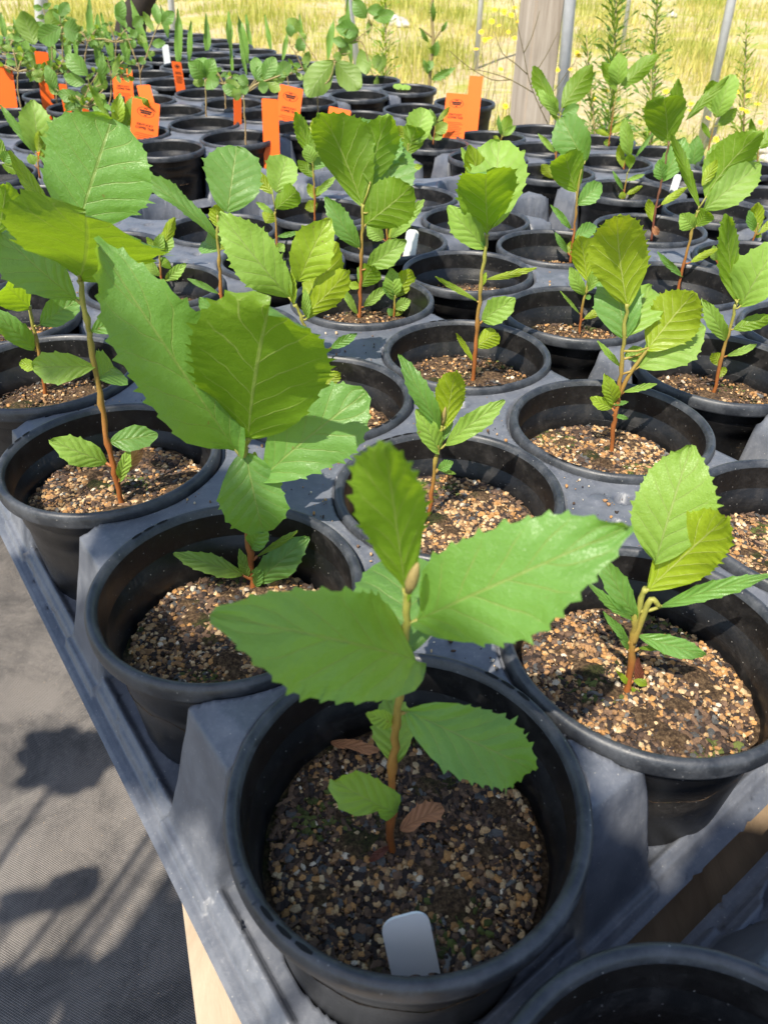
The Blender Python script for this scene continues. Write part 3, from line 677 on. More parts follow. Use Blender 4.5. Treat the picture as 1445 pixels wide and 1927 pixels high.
S_('tall sapling with a huge round underside facing out and a long pointed leaf', (0, 1), [(478, 1108), (471, 1040), (467, 985), (470, 925), (461, 870), (468, 823)], [
    (447, 852, 186, 462, 186, 'T', D(dY=-.03, fold=.24, bend=.05, teeth=10, sh='o', tooth=.06)),
    (468, 824, 512, 548, 268, 'U', D(dY=-.055, fold=.06, bend=-.02, teeth=11, sh='r', tooth=.05)),
    (487, 905, 690, 738, 150, 'T', D(dY=.01, fold=.10, teeth=9, sh='w', tooth=.05)),
    (462, 850, 496, 1005, 128, 'T', D(dY=-.012, fold=.12, bend=.06, sh='r')),
    (460, 1082, 328, 1042, 40, 'T', D(dY=-.01, m='leaf_pale', fold=.1)),
    (487, 1097, 580, 1010, 64, 'T', D(dY=.005, fold=.1)),
    (482, 1048, 562, 998, 14, 'U', D(dY=.0, m='leaf_pale')),
    (466, 1085, 452, 1034, 22, 'T', D(m='leaf_pale')), (472, 1030, 500, 985, 42, 'T', D(dY=-.006)),
    (472, 908, 480, 850, 24, 'T', D(m='leaf_young', dY=.01)), (480, 1106, 492, 1062, 20, 'T', D()), (470, 1085, 498, 1062, 12, 'T', D())], r0=.0026, r1=.0018)
S_('slender leaning sapling with broad wedge shaped leaves high at the left', (0, 2), [(228, 948), (218, 890), (205, 835), (190, 760), (173, 650), (163, 600), (151, 527)], [
    (146, 428, 212, 222, 205, 'T', D(dY=.02, fold=.12, bend=.02, teeth=9, sh='r', dB=-.02, pet=0)),
    (152, 526, 162, 398, 285, 'U', D(dY=-.10, fold=.05, bend=.02, sh='r', teeth=9)),
    (147, 566, 2, 438, 108, 'T', D(dY=.0, fold=.12, sh='w')),
    (172, 625, 262, 582, 44, 'T', D(dY=.012)),
    (182, 690, 60, 690, 62, 'T', D(m='leaf_pale', sh='w', dY=-.01)), (184, 712, 216, 690, 82, 'T', D(dY=.02, sh='r')),
    (203, 872, 94, 828, 56, 'T', D(m='leaf_pale', dY=-.015, fold=.08)), (206, 832, 298, 818, 50, 'T', D(dY=.008, fold=.1)),
    (226, 905, 245, 843, 24, 'T', D(m='leaf_pale')), (232, 895, 268, 842, 26, 'U', D(m='leaf_dead')),
    (112, 422, 18, 282, 30, 'U', D(dY=.0, m='leaf_pale', dB=-.01, pet=0)), (150, 520, 122, 420, 26, 'U', D(dB=-.005, m='leaf_young'))], r0=.0025, r1=.0020)
S_('forked sapling with one large bright upright leaf in the right front pot', (1, 0), [(1182, 1300), (1188, 1240), (1196, 1165), (1215, 1108)], [
    (1216, 1112, 1372, 968, 118, 'U', D(dY=-.02, fold=.16, teeth=10, m='leaf_young', tooth=.05)),
    (1232, 1060, 1300, 838, 150, 'T', D(dY=.02, fold=.14, teeth=10, m='leaf_pale', pet=0)),
    (1240, 1142, 1448, 1082, 34, 'T', D(dY=-.01, fold=.3)),
    (1196, 1162, 1126, 1040, 46, 'T', D(dY=.01)), (1190, 1166, 1106, 1098, 20, 'T', D()),
    (1180, 1206, 1136, 1154, 18, 'T', D()), (1182, 1222, 1158, 1178, 14, 'T', D()), (1198, 1196, 1328, 1234, 40, 'T', D(dY=-.008, fold=.12)), (1200, 1220, 1260, 1215, 12, 'U', D()),
    (1190, 1280, 1218, 1288, 16, 'T', D(m='leaf_young')), (1184, 1290, 1160, 1262, 12, 'T', D(m='leaf_young')), (1186, 1292, 1202, 1312, 14, 'T', D(m='leaf_young')), (1182, 1296, 1168, 1312, 10, 'T', D(m='leaf_young')), (1205, 1290, 1200, 1236, 18, 'T', D(m='leaf_red', dB=.01))],
    r0=.0024, r1=.0017, extra=[[(1190, 1210), (1205, 1170), (1224, 1128), (1240, 1142)]])
e_ = S_('small sapling with a shining yellow leaf in the middle pot', (1, 1), [(805, 975), (812, 930), (820, 865), (828, 822), (832, 800)], [
    (828, 812, 752, 670, 40, 'T', D(dY=.005, fold=.3)), (837, 806, 858, 694, 60, 'U', D(dY=-.012, m='leaf_young', fold=.12, teeth=9)),
    (836, 838, 950, 753, 44, 'T', D(dY=.0, m='leaf_pale', fold=.15)), (826, 852, 784, 772, 42, 'T', D(dY=.0, m='leaf_pale', sh='e')),
    (834, 830, 846, 766, 26, 'T', D(dY=.02)), (824, 884, 852, 868, 22, 'T', D()), (822, 882, 858, 892, 9, 'T', D(m='leaf_pale'))], r0=.0018, r1=.0014)
bud(e_, 832, 800, 838, 766, 9, e_.location.y, 'bud')
S_('two-stemmed sapling with heavily veined yellow-green upright leaves at right', (2, 1), [(1150, 850), (1155, 800), (1162, 755), (1169, 690), (1175, 620), (1180, 572)], [
    (1180, 578, 1160, 396, 112, 'U', D(dY=-.02, fold=.14, teeth=11, m='leaf_young', sh='e', tooth=.05)),
    (1176, 640, 1148, 495, 90, 'T', D(dY=.03, fold=.15)), (1180, 634, 1225, 540, 80, 'T', D(dY=.035, m='leaf_pale')),
    (1218, 657, 1308, 548, 104, 'U', D(dY=-.01, fold=.14, m='leaf_young', sh='e', teeth=10)),
    (1200, 692, 1326, 612, 88, 'T', D(dY=.01, m='leaf_pale', fold=.12)), (1214, 662, 1174, 668, 32, 'T', D(dB=.01, m='leaf_pale')),
    (1152, 768, 1110, 748, 26, 'T', D(m='leaf_young')), (1155, 760, 1138, 706, 32, 'T', D(m='leaf_young', dY=-.005)), (1150, 762, 1182, 756, 9, 'T', D()),
    (1172, 738, 1236, 722, 13, 'T', D(m='leaf_pale')), (1152, 780, 1182, 788, 9, 'T', D()), (1166, 690, 1124, 642, 12, 'T', D(m='leaf_pale'))],
    r0=.0023, r1=.0016, extra=[[(1164, 745), (1182, 708), (1204, 676), (1220, 655)]])
S_('tall brown-stemmed sapling with one broad folded leaf on top in the centre', (2, 2), [(890, 718), (894, 670), (898, 610), (905, 540), (911, 480), (917, 440)], [
    (918, 438, 915, 312, 116, 'U', D(dY=-.045, fold=.2, sh='r', teeth=8)), (925, 430, 940, 262, 110, 'T', D(dY=.03, m='leaf_pale', sh='r', pet=0)),
    (912, 380, 882, 272, 44, 'U', D(m='leaf_young', dB=.01, pet=0)), (905, 350, 868, 278, 22, 'T', D(dB=.02, m='leaf_pale', pet=0)), (945, 330, 988, 282, 20, 'T', D(dB=.03, m='leaf_pale', pet=0)),
    (912, 468, 842, 388, 52, 'T', D(dY=.0, m='leaf_pale')), (914, 470, 898, 430, 10, 'T', D()), (914, 526, 1010, 504, 14, 'U', D(m='leaf_young')), (900, 568, 818, 520, 11, 'U', D(m='leaf_pale')),
    (906, 605, 970, 562, 50, 'T', D(dY=-.006, m='leaf_pale')), (894, 652, 936, 626, 40, 'U', D(sh='r', dY=-.008, m='leaf_young', tooth=.02)), (893, 684, 858, 626, 11, 'U', D(m='leaf_young')), (905, 540, 914, 512, 12, 'T', D(m='leaf_young'))], r0=.0025, r1=.0018)
S_('large leaved sapling with steep dark pointed leaves at upper centre', (2, 3), [(677, 598), (678, 550), (680, 480), (682, 430), (684, 385)], [
    (682, 388, 604, 206, 112, 'U', D(dY=-.02, fold=.4, roll=-25, sh='o', teeth=10)), (696, 346, 732, 214, 88, 'U', D(dY=.0, fold=.3, roll=20, teeth=9)),
    (694, 400, 760, 270, 96, 'T', D(dY=.05)), (682, 330, 720, 232, 108, 'T', D(dY=.05, dB=.02, pet=0)), (686, 424, 774, 350, 96, 'U', D(dY=-.03, fold=.16, sh='e')),
    (676, 468, 612, 370, 42, 'T', D(dY=.0)), (690, 505, 764, 452, 46, 'T', D(m='leaf_pale')), (678, 540, 702, 500, 50, 'U', D(m='leaf', dY=-.01)),
    (673, 592, 640, 535, 15, 'T', D(m='leaf_pale')), (684, 578, 728, 538, 20, 'T', D(m='leaf_pale')), (678, 540, 655, 535, 16, 'T', D(m='leaf_young'))], r0=.0026, r1=.0018)
S_('tiny seedling sharing a pot with the large leaved sapling', (2, 3), [(740, 597), (742, 575), (743, 555)], [
    (743, 560, 736, 504, 34, 'T', D(m='leaf_pale')), (745, 560, 774, 506, 40, 'U', D(m='leaf_young')), (741, 565, 720, 530, 16, 'T', D()), (744, 582, 772, 564, 24, 'T', D(m='leaf_pale')), (742, 594, 756, 580, 18, 'U', D(m='leaf_young')), (741, 594, 730, 580, 14, 'T', D())], r0=.0016, r1=.0012)
S_('second sapling with a long pale leaf and sunlit leaf pair behind the round leaf', (1, 2), [(600, 765), (590, 700), (580, 640), (568, 600), (556, 572)], [
    (546, 562, 414, 400, 96, 'T', D(dY=-.01, m='leaf_pale', fold=.08, teeth=10)), (562, 530, 620, 410, 84, 'T', D(dY=.0, m='leaf_young', pet=0)), (580, 600, 634, 455, 74, 'U', D(dY=.02, m='leaf_young')),
    (574, 594, 655, 508, 58, 'U', D(dY=-.02, m='leaf_young', fold=.2)), (552, 575, 549, 505, 16, 'T', D(m='leaf_young')), (578, 600, 574, 545, 18, 'T', D(m='leaf_pale')),
    (622, 655, 672, 628, 20, 'T', D(dB=.02)), (612, 728, 640, 700, 26, 'U', D(m='leaf_young'))], r0=.0022, r1=.0015)
S_('left edge sapling with drooping leaves in the shaded pot', (0, 3), [(85, 742), (78, 690), (70, 640), (56, 575)], [
    (58, 580, 8, 535, 92, 'U', D(dY=-.06, fold=.2, sh='r', m='leaf')), (76, 612, 152, 562, 52, 'T', D(dY=.02)), (66, 658, -14, 582, 46, 'T', D(dY=-.02)), (74, 690, 36, 684, 24, 'T', D(m='leaf_young')), (76, 690, 112, 676, 14, 'T', D())], r0=.0024, r1=.0018)
S_('sapling with a heart-like teal leaf and a narrow folded leaf at left centre', (1, 3), [(418, 602), (416, 540), (413, 490), (410, 440), (411, 405)], [
    (428, 400, 446, 274, 112, 'T', D(dY=.03, sh='r', fold=.1, pet=0)), (410, 450, 256, 324, 34, 'T', D(dY=-.01, fold=.5, roll=30)), (414, 432, 406, 384, 34, 'U', D(m='leaf_young', tooth=.12)), (412, 472, 382, 452, 46, 'T', D(dY=.02)),
    (415, 470, 440, 440, 40, 'T', D(dY=.02)), (416, 470, 432, 430, 28, 'U', D(m='leaf_young')), (413, 553, 352, 524, 12, 'T', D(m='leaf')), (422, 602, 505, 556, 34, 'T', D(dY=.01, m='leaf_pale')), (420, 605, 375, 560, 36, 'T', D(dB=.01))], r0=.0022, r1=.0016)
S_('very small many-leaved seedling at left centre', (1, 4), [(303, 528), (302, 500), (300, 475)], [
    (302, 520, 260, 484, 22, 'T', D(m='leaf_pale')), (312, 528, 350, 496, 22, 'T', D(m='leaf_pale')), (303, 500, 318, 490, 26, 'U', D()), (300, 478, 276, 446, 14, 'U', D(m='leaf_pale')), (302, 476, 330, 408, 22, 'U', D(m='leaf_young')), (302, 480, 322, 440, 30, 'T', D(m='leaf_pale', dY=.01)), (300, 476, 302, 440, 22, 'T', D(m='leaf_pale'))], r0=.0016, r1=.0012)
S_('slim seedling with a round pale top leaf above a darker fan leaf', (2, 4), [(522, 482), (520, 440), (518, 398)], [
    (520, 362, 540, 294, 64, 'T', D(m='leaf_pale', dY=.02, sh='r', pet=0)), (518, 394, 560, 358, 44, 'U', D(dY=-.02, sh='r')), (514, 366, 476, 320, 26, 'U', D(m='leaf_young')), (516, 402, 482, 380, 12, 'T', D(m='leaf_pale')), (522, 445, 562, 436, 10, 'T', D()), (521, 470, 495, 440, 16, 'U', D(m='leaf_young')), (523, 472, 534, 458, 20, 'T', D(m='leaf_pale')), (500, 420, 512, 398, 30, 'U', D(dB=.02, m='leaf_young', pet=0))], r0=.0018, r1=.0013)
S_('seedling with a spread trio of leaves above crowded small ones', (3, 5), [(592, 412), (592, 370), (590, 330), (588, 300)], [
    (588, 298, 556, 208, 30, 'U', D(dY=-.01)), (586, 290, 616, 232, 40, 'U', D()), (592, 296, 662, 224, 32, 'U', D(dY=.01)), (594, 262, 600, 218, 28, 'U', D(m='leaf_young', pet=0)), (590, 308, 576, 272, 28, 'T', D(m='leaf_pale')), (590, 320, 612, 288, 30, 'T', D(dY=.02)),
    (592, 334, 560, 302, 22, 'U', D()), (594, 368, 632, 332, 14, 'T', D(m='leaf_pale')), (592, 375, 580, 345, 16, 'U', D(m='leaf_young')), (592, 372, 604, 350, 16, 'U', D(m='leaf_young')), (592, 400, 580, 378, 26, 'U', D(m='leaf_young'))], r0=.0020, r1=.0014)
S_('short sapling beside the white label with pale lit side leaves', (3, 4), [(728, 462), (728, 430), (728, 410)], [
    (730, 448, 772, 396, 34, 'U', D(m='leaf_young')), (734, 450, 798, 376, 30, 'T', D(m='leaf_pale')), (722, 450, 690, 425, 30, 'T', D(m='leaf_pale')), (726, 420, 716, 396, 16, 'T', D())], r0=.0018, r1=.0013)
S_('seedling with a toothed pale leaf below the orange tags', (4, 5), [(762, 352), (765, 320), (767, 288), (768, 270)], [
    (778, 272, 800, 204, 52, 'T', D(m='leaf_pale', dY=.01, sh='r', pet=0)), (766, 290, 784, 238, 52, 'U', D(dY=-.015, sh='r')), (765, 318, 795, 312, 13, 'T', D(m='leaf_young')), (764, 340, 752, 315, 8, 'T', D()), (772, 265, 748, 236, 16, 'U', D(m='leaf_young', pet=0))], z=-.04, r0=.0018, r1=.0012)
S_('short crinkled yellow-green seedling in the pot right of centre', (3, 2), [(1090, 625), (1095, 580), (1102, 545), (1105, 525)], [
    (1104, 528, 1090, 443, 50, 'U', D(m='leaf_young', dY=-.01)), (1098, 556, 1072, 502, 26, 'T', D(m='leaf_pale')), (1106, 548, 1134, 498, 24, 'T', D(m='leaf_pale')), (1098, 600, 1142, 580, 16, 'U', D(m='leaf_young')), (1090, 590, 1054, 548, 6, 'T', D(m='leaf_pale')), (1100, 560, 1112, 558, 10, 'T', D())], r0=.0018, r1=.0013)
S_('red-stemmed sapling with a large pale leaf cut by the right edge', (3, 1), [(1343, 740), (1356, 680), (1370, 630), (1384, 572)], [
    (1384, 568, 1368, 404, 42, 'U', D(dY=-.01, m='leaf', roll=20)), (1392, 578, 1470, 450, 92, 'T', D(dY=.0, m='leaf_pale')), (1388, 565, 1436, 512, 18, 'U', D(m='leaf_young')), (1366, 642, 1322, 564, 32, 'T', D(m='leaf_pale')), (1378, 620, 1455, 596, 30, 'U', D(dY=-.01, m='leaf')),
    (1366, 670, 1424, 648, 15, 'T', D(m='leaf_pale')), (1354, 690, 1340, 664, 22, 'U', D(m='leaf_young')), (1350, 712, 1364, 690, 16, 'U', D(m='leaf_young'))], r0=.0022, r1=.0016, smat='stem')
S_('slim sapling with teal and olive leaves stacked on a lit stem', (4, 3), [(1074, 490), (1078, 450), (1083, 400), (1088, 350), (1096, 310)], [
    (1102, 304, 1056, 220, 68, 'T', D(dY=.02, sh='r')), (1084, 362, 1062, 284, 66, 'U', D(dY=-.02, sh='r')), (1086, 386, 1132, 344, 38, 'T', D(dY=.01)), (1074, 432, 1036, 386, 13, 'T', D()), (1078, 448, 1122, 424, 30, 'T', D(dY=.01)), (1078, 460, 1115, 446, 12, 'U', D(m='leaf_young')), (1068, 476, 1044, 438, 13, 'T', D()), (1070, 478, 1080, 452, 18, 'U', D(m='leaf_young'))], r0=.0020, r1=.0014)
S_('steep leaved sapling with long pointed paired leaves at upper right', (4, 2), [(1275, 545), (1286, 495), (1300, 440), (1312, 396)], [
    (1326, 372, 1432, 246, 78, 'U', D(dY=-.01, fold=.35, roll=20, teeth=10)), (1322, 396, 1432, 306, 66, 'T', D(dY=.01, m='leaf_pale')), (1316, 392, 1260, 248, 20, 'U', D(dY=0, fold=.5, m='leaf')), (1310, 426, 1330, 396, 38, 'U', D(dY=-.01, sh='r')), (1305, 430, 1280, 402, 34, 'T', D(m='leaf_pale')),
    (1284, 520, 1236, 474, 13, 'T', D(m='leaf')), (1298, 494, 1350, 468, 14, 'U', D(m='leaf_young')), (1320, 350, 1348, 300, 22, 'U', D(m='leaf_young', pet=0))], r0=.0022, r1=.0016)
S_('purple stemmed sapling with a dark round leaf and long narrow side leaf', (5, 3), [(1226, 448), (1232, 400), (1240, 360), (1250, 310), (1258, 268)], [
    (1256, 268, 1248, 182, 80, 'U', D(dY=-.03, sh='r', m='leaf')), (1290, 226, 1370, 144, 20, 'U', D(pet=0)), (1262, 260, 1276, 148, 30, 'U', D(dB=.02)), (1246, 342, 1288, 258, 48, 'T', D(dY=.01)), (1246, 340, 1240, 300, 26, 'T', D()), (1242, 386, 1292, 352, 15, 'U', D(m='leaf_young')), (1228, 418, 1220, 374, 18, 'U', D(m='leaf_young')), (1227, 424, 1238, 442, 13, 'T', D(m='leaf_dead'))], r0=.0020, r1=.0015, smat='stem_dark')
S_('small three-leaved seedling right of the tray gap', (6, 4), [(1170, 380), (1176, 350), (1180, 325)], [
    (1178, 366, 1208, 350, 11, 'U', D(m='leaf_young')), (1172, 358, 1152, 322, 8, 'T', D()), (1176, 340, 1212, 328, 9, 'T', D(m='leaf_pale')), (1172, 376, 1170, 360, 14, 'T', D(m='leaf_young')), (1184, 318, 1186, 290, 20, 'U', D(dY=-.01))], r0=.0016, r1=.0012)
S_('yellow-based seedling with a pale upright leaf at right', (7, 5), [(1174, 318), (1176, 300)], [(1184, 296, 1174, 222, 26, 'T', D(m='leaf_pale')), (1194, 298, 1232, 246, 8, 'T', D()), (1172, 316, 1164, 272, 16, 'U', D(m='leaf_young'))], r0=.0015, r1=.0011)
S_('pale seedling below the narrow leaf at the right edge', (5, 2), [(1352, 495), (1348, 475), (1346, 465)], [(1346, 490, 1342, 462, 18, 'T', D(m='leaf_pale')), (1350, 494, 1362, 484, 14, 'T', D(m='leaf_pale')), (1358, 498, 1366, 486, 14, 'T', D(m='leaf_pale'))], r0=.0012, r1=.001)
S_('little sapling at the right edge with an upright yellowish leaf', (6, 2), [(1416, 455), (1422, 435), (1426, 420)], [(1424, 438, 1424, 380, 28, 'U', D(m='leaf_young')), (1418, 435, 1408, 396, 18, 'T', D()), (1428, 440, 1458, 408, 14, 'U', D(m='leaf_young')), (1420, 440, 1432, 446, 12, 'U', D())], r0=.0018, r1=.0014, Y=atz(1416, 455, -.01).y)
S_('tall pale-stemmed sapling in front of the wooden post', (6, 5), [(1043, 340), (1046, 295), (1050, 240), (1054, 212)], [
    (1050, 212, 1004, 124, 32, 'U', D(dY=0, roll=25)), (1056, 204, 1114, 122, 46, 'U', D()), (1056, 216, 1090, 198, 22, 'T', D()), (1048, 218, 1012, 168, 20, 'T', D(m='leaf_pale')), (1046, 212, 1036, 178, 20, 'T', D(m='leaf_pale')), (1042, 336, 1018, 310, 20, 'U', D(m='leaf_young')), (1044, 330, 1072, 306, 12, 'U', D(m='leaf_young')), (1044, 288, 1012, 252, 11, 'T', D(m='leaf_pale')), (1050, 230, 1028, 184, 14, 'U', D())], r0=.0020, r1=.0014)
S_('sapling in the last row with three leaves against the sandy field', (8, 5), [(1145, 272), (1150, 235), (1156, 195), (1162, 168)], [
    (1160, 172, 1132, 116, 22, 'U', D()), (1163, 160, 1166, 98, 36, 'T', D(m='leaf_pale', pet=0)), (1167, 162, 1238, 102, 34, 'U', D()), (1148, 256, 1118, 244, 10, 'U', D(m='leaf_young')), (1150, 250, 1178, 228, 14, 'U', D(m='leaf_young')), (1144, 276, 1140, 262, 12, 'U', D(m='leaf_pale')), (1158, 190, 1168, 182, 8, 'T', D())], r0=.0018, r1=.0013, Y=atz(1145, 275, .0).y+.02, z=-.02)
S_('sapling at far upper right with teal and olive leaves before the weeds', (8, 4), [(1330, 300), (1338, 255), (1345, 220)], [
    (1346, 222, 1378, 140, 44, 'T', D(m='leaf_pale', sh='r')), (1345, 214, 1338, 150, 36, 'U', D()), (1350, 236, 1386, 204, 24, 'U', D()), (1336, 262, 1320, 230, 10, 'U', D()), (1300, 322, 1312, 255, 32, 'T', D(dB=-.03, pet=0)), (1330, 320, 1372, 262, 40, 'U', D(dB=-.02, pet=0)), (1296, 318, 1288, 280, 20, 'U', D(dB=-.03, m='leaf_young', pet=0))], r0=.0018, r1=.0013, Y=atz(1330, 300, 0).y+.02)
S_('leaf tuft at the extreme right edge above the last pots', (8, 3), [(1425, 330), (1425, 290), (1428, 268)], [(1428, 280, 1475, 225, 34, 'U', D()), (1424, 290, 1412, 222, 14, 'U', D()), (1425, 300, 1408, 290, 16, 'U', D())], r0=.0018, r1=.0013, Y=atz(1425, 325, 0).y)
S_('small sprout with an upright toothed leaf left of the wooden post', (7, 7), [(940, 270), (943, 262), (944, 252)], [(943, 255, 937, 216, 9, 'T', D()), (944, 256, 958, 216, 24, 'U', D()), (948, 256, 970, 236, 12, 'T', D(m='leaf_pale')), (940, 266, 928, 256, 8, 'U', D(m='leaf_young'))], r0=.0016, r1=.0012)
S_('small two-leaved sprout beside the printed tag at right', (6, 7), [(815, 268), (818, 245), (822, 226)], [(822, 230, 846, 200, 11, 'U', D()), (819, 250, 842, 232, 24, 'T', D(m='leaf_pale')), (818, 238, 808, 205, 14, 'T', D()), (816, 262, 834, 252, 14, 'T', D(m='leaf_pale')), (814, 264, 800, 250, 8, 'U', D()), (820, 236, 806, 214, 12, 'U', D(m='leaf_young'))], r0=.0014, r1=.0011)
for k, (lb, c, st, lv) in enumerate([
    ('broad pale leaved sapling at left with a thin leaf in front of the tags', (1, 6), [(75, 330), (70, 290)], [(72, 286, 62, 188, 62, 'T', D(m='leaf_pale', sh='e', dY=.01, pet=0)), (72, 288, 74, 246, 16, 'U', D(m='leaf_young', dB=-.01)), (68, 290, 0, 196, 16, 'T', D()), (74, 300, 92, 276, 14, 'U', D(m='leaf_young')), (66, 310, 56, 290, 20, 'T', D(m='leaf_pale'))]),
    ('leaf cluster with a pale yellow bud leaf before the printed tag at left', (2, 6), [(218, 262), (218, 240)], [(226, 246, 280, 186, 44, 'U', D(dY=-.01, m='leaf')), (218, 240, 226, 176, 26, 'T', D(m='leaf_young')), (212, 232, 168, 158, 14, 'U', D(m='leaf')), (232, 255, 244, 236, 18, 'T', D())]),
    ('left edge sapling with one veined olive leaf cut by the picture edge', (0, 5), [(0, 500), (-4, 460), (-6, 430)], [(-6, 452, 12, 345, 78, 'U', D(dY=-.01, m='leaf')), (10, 300, -14, 250, 20, 'U', D(pet=0)), (6, 305, 22, 285, 22, 'T', D(pet=0)), (4, 310, 36, 322, 22, 'U', D(pet=0))])]):
    S_(lb, c, st, lv, Y=(atz(st[0][0], st[0][1], -.01).y), r0=.0020, r1=.0015)
# loose dead leaves lying on the front pot's soil
for lb, (x0, y0, x1, y1, w) in (('tan torn dead leaf lying beside the front stem', (752, 1562, 834, 1518, 46)), ('orange-brown curled dead leaf at the back of the front pot', (622, 1396, 712, 1412, 26))):
    a = atz(x0, y0, -.047); b = atz(x1, y1, -.041); e = empty('fallen_leaf', a); tag(e, lb, 'dead leaf')
    add_leaf(e, Vector(a), a, b, w*zdepth(a)/F, 'T', 'r', 0, .25, .12, 5, 'leaf_dead', 'blade', bite=(1, .45, .2, .55), tooth=.12)
# spilled grit on the tray decks and the bench edge
def spill():
    rg = np.random.default_rng(77); pts = []
    cs = [npos(i, j) for i in range(-1, 6) for j in range(-1, 6)]
    while len(pts) < 420:
        x, y = rg.uniform(-.40, .45), rg.uniform(.10, .95)
        if min(math.hypot(x-c.x, y-c.y) for c in cs) < .0875: continue
        d = np.linalg.solve(np.array([[UH.x, VH.x], [UH.y, VH.y]]), np.array([x-O.x, y-O.y]))
        if d[1] < 0 or d[0] < 0: continue
        s_ = d[0] % (3*DU); t_ = d[1] % (4*DV)
        if s_ > 2*DU or t_ > 3*DV: continue
        if rg.uniform() > np.exp(-((y-.1)/.6)**2): continue
        pts.append((x, y))
    n = len(pts); pts = np.array(pts); sz = .0004+.0013*rg.uniform(0, 1, n)**3; col = np.array([c for c, _ in PAL])[rg.integers(0, 9, n)]
    Q = ICO_V[None]*(1+np.clip(rg.normal(0, .16, (n, 12, 1)), -.3, .3))*sz[:, None, None]*rg.uniform(.6, 1.3, (n, 1, 3))
    Q[..., :2] += pts[:, None, :]; Q[..., 2] += -.0062+sz[:, None]*.4
    me = mesh('spilled_grit', Q.reshape(-1, 3), (ICO_F[None]+(np.arange(n)*12)[:, None, None]).reshape(-1, 3), smooth=False, col=np.repeat(col, 12, 0))
    o = link('spilled_grit', me, M['grit']); o['kind'] = 'stuff'; o['label'] = 'grains of grit spilled over the tray decks between the pots'
spill()
# --- white labels ------------------------------------------------------------
def plate(name, w, h, th, rad, mat, parent, top_only=True):
    pts = []
    for (cx, cz, a0) in ((w/2-rad, h-rad, 0), (-w/2+rad, h-rad, 90)):
        for k in range(7): a = R(a0+15*k); pts.append((cx+rad*math.cos(a), cz+rad*math.sin(a)))
    pts += [(-w/2, 0), (w/2, 0)]; n = len(pts)
    V = [(x, -th/2, z) for x, z in pts]+[(x, th/2, z) for x, z in pts]
    Fc = [tuple(range(n)), tuple(range(n, 2*n))[::-1]]+[(i, n+i, n+(i+1) % n, (i+1) % n) for i in range(n)]
    me = mesh(name, V, Fc, smooth=False); return link(name, me, mat, parent)
def card(kind, name, label, cat, group, xb, yb, xt, yt, wpx, Y, mat, rad, deep=.03, yaw=0, th=.0006, tilt=0.0):
    b = aty(xb, yb, Y); t = aty(xt, yt, Y+tilt); w = wpx*zdepth(b)/F; up = (t-b); h = up.length; up.normalize()
    view = (CAM-b); view = (view-up*view.dot(up)).normalized(); view = Matrix.Rotation(R(yaw), 3, up) @ view
    xa = up.cross(view) * 1.0; xa = view.cross(up)*-1
    o = empty(name); b2 = b-up*deep
    o.matrix_world = Matrix(((xa.x, -view.x, up.x, b2.x), (xa.y, -view.y, up.y, b2.y), (xa.z, -view.z, up.z, b2.z), (0, 0, 0, 1)))
    tag(o, label, cat, group); w /= max(.3, math.cos(R(yaw)))
    plate('plate', w, h+deep, th, min(rad, w*.49), mat, o); return o, w, h+deep
pA = Vector(NEAR[(0, 0)])
card('w', 'plant_label', 'blank white label leaning in the front pot, tip rounded', 'plant label', 'white plant labels', 783, 1834, 759, 1722, 90, .1285, M['white'], .0065, .012, 0, .0012, .012)
card('w', 'plant_label', 'narrow upright white label in the centre behind the tall sapling', 'plant label', 'white plant labels', 769, 487, 777, 432, 23, npos(3, 4).y-.03, M['white'], .006, .03, 10)
card('w', 'plant_label', 'leaning white label behind the purple stem at right', 'plant label', 'white plant labels', 1258, 385, 1276, 328, 13, npos(7, 4).y-.10, M['white'], .006, .03, 35)
card('w', 'plant_label', 'small white label in the distant tray among green blades', 'plant label', 'white plant labels', 314, 107, 311, 84, 12, onfar(313, 120).y+.03, M['white'], .003, .03, 10)
# --- orange tags -------------------------------------------------------------
KT = text_mesh('printed_text', 'KENTUCKY\nCOFFEE TREE', .0075, .00005); KT.materials.append(M['ink'])
def ink_lines(w):
    bm = bmesh.new()
    for k in range(9):
        ww = w*(.62+.16*math.sin(k*2.3)); box(bm, (random.uniform(-.001, .001), -.0005, -k*.0042), (ww, .0002, .0009))
    return bm
def logo(w):
    V = []; Fc = []; n = 28
    for k in range(n):
        a = 2*math.pi*k/n
        for s in (1, .93): V.append((w*.5*s*math.cos(a), 0, w*.28*s*math.sin(a)))
    for k in range(n): k2 = (k+1) % n; Fc.append((2*k, 2*k2, 2*k2+1, 2*k+1))
    for (cx, cz, hw, hh) in ((0, .06, .36, .05), (0, -.06, .30, .05), (0, .19, .12, .03), (0, -.19, .08, .03)):
        b = len(V); V += [((cx-hw)*w, 0, (cz-hh)*w), ((cx+hw)*w, 0, (cz-hh)*w), ((cx+hw)*w, 0, (cz+hh)*w), ((cx-hw)*w, 0, (cz+hh)*w)]; Fc.append((b, b+1, b+2, b+3))
    return mesh('printed_logo', V, Fc, smooth=False)
def otag(label, xb, yb, xt, yt, w, printed, yaw=0, dy=.05, Y=None, tilt=.02):
    Y = onfar(xb, yb).y+dy if Y is None else Y
    o, ww, hh = card('o', 'orange_tag', label, 'plant tag', 'orange tags in the coffee tree pots', xb, yb, xt, yt, w*.94, Y, M['orange'], .003, .05, yaw, .0006, tilt)
    if printed:
        s = ww/.062
        l = link('printed_logo', logo(ww*.62), M['ink'], o); l.location = (0, -.0006, hh-.024*s)
        t = link('printed_text', KT, None, o); t.location = (0, -.0006, hh-.054*s); t.rotation_euler = (R(90), 0, 0); t.scale = (s*.95, s*.95, 1)
        b = bm_obj('printed_lines', ink_lines(ww), M['ink'], o); b.location = (0, -.0001, hh-.071*s); b.scale = (1, 1, s)
    return o
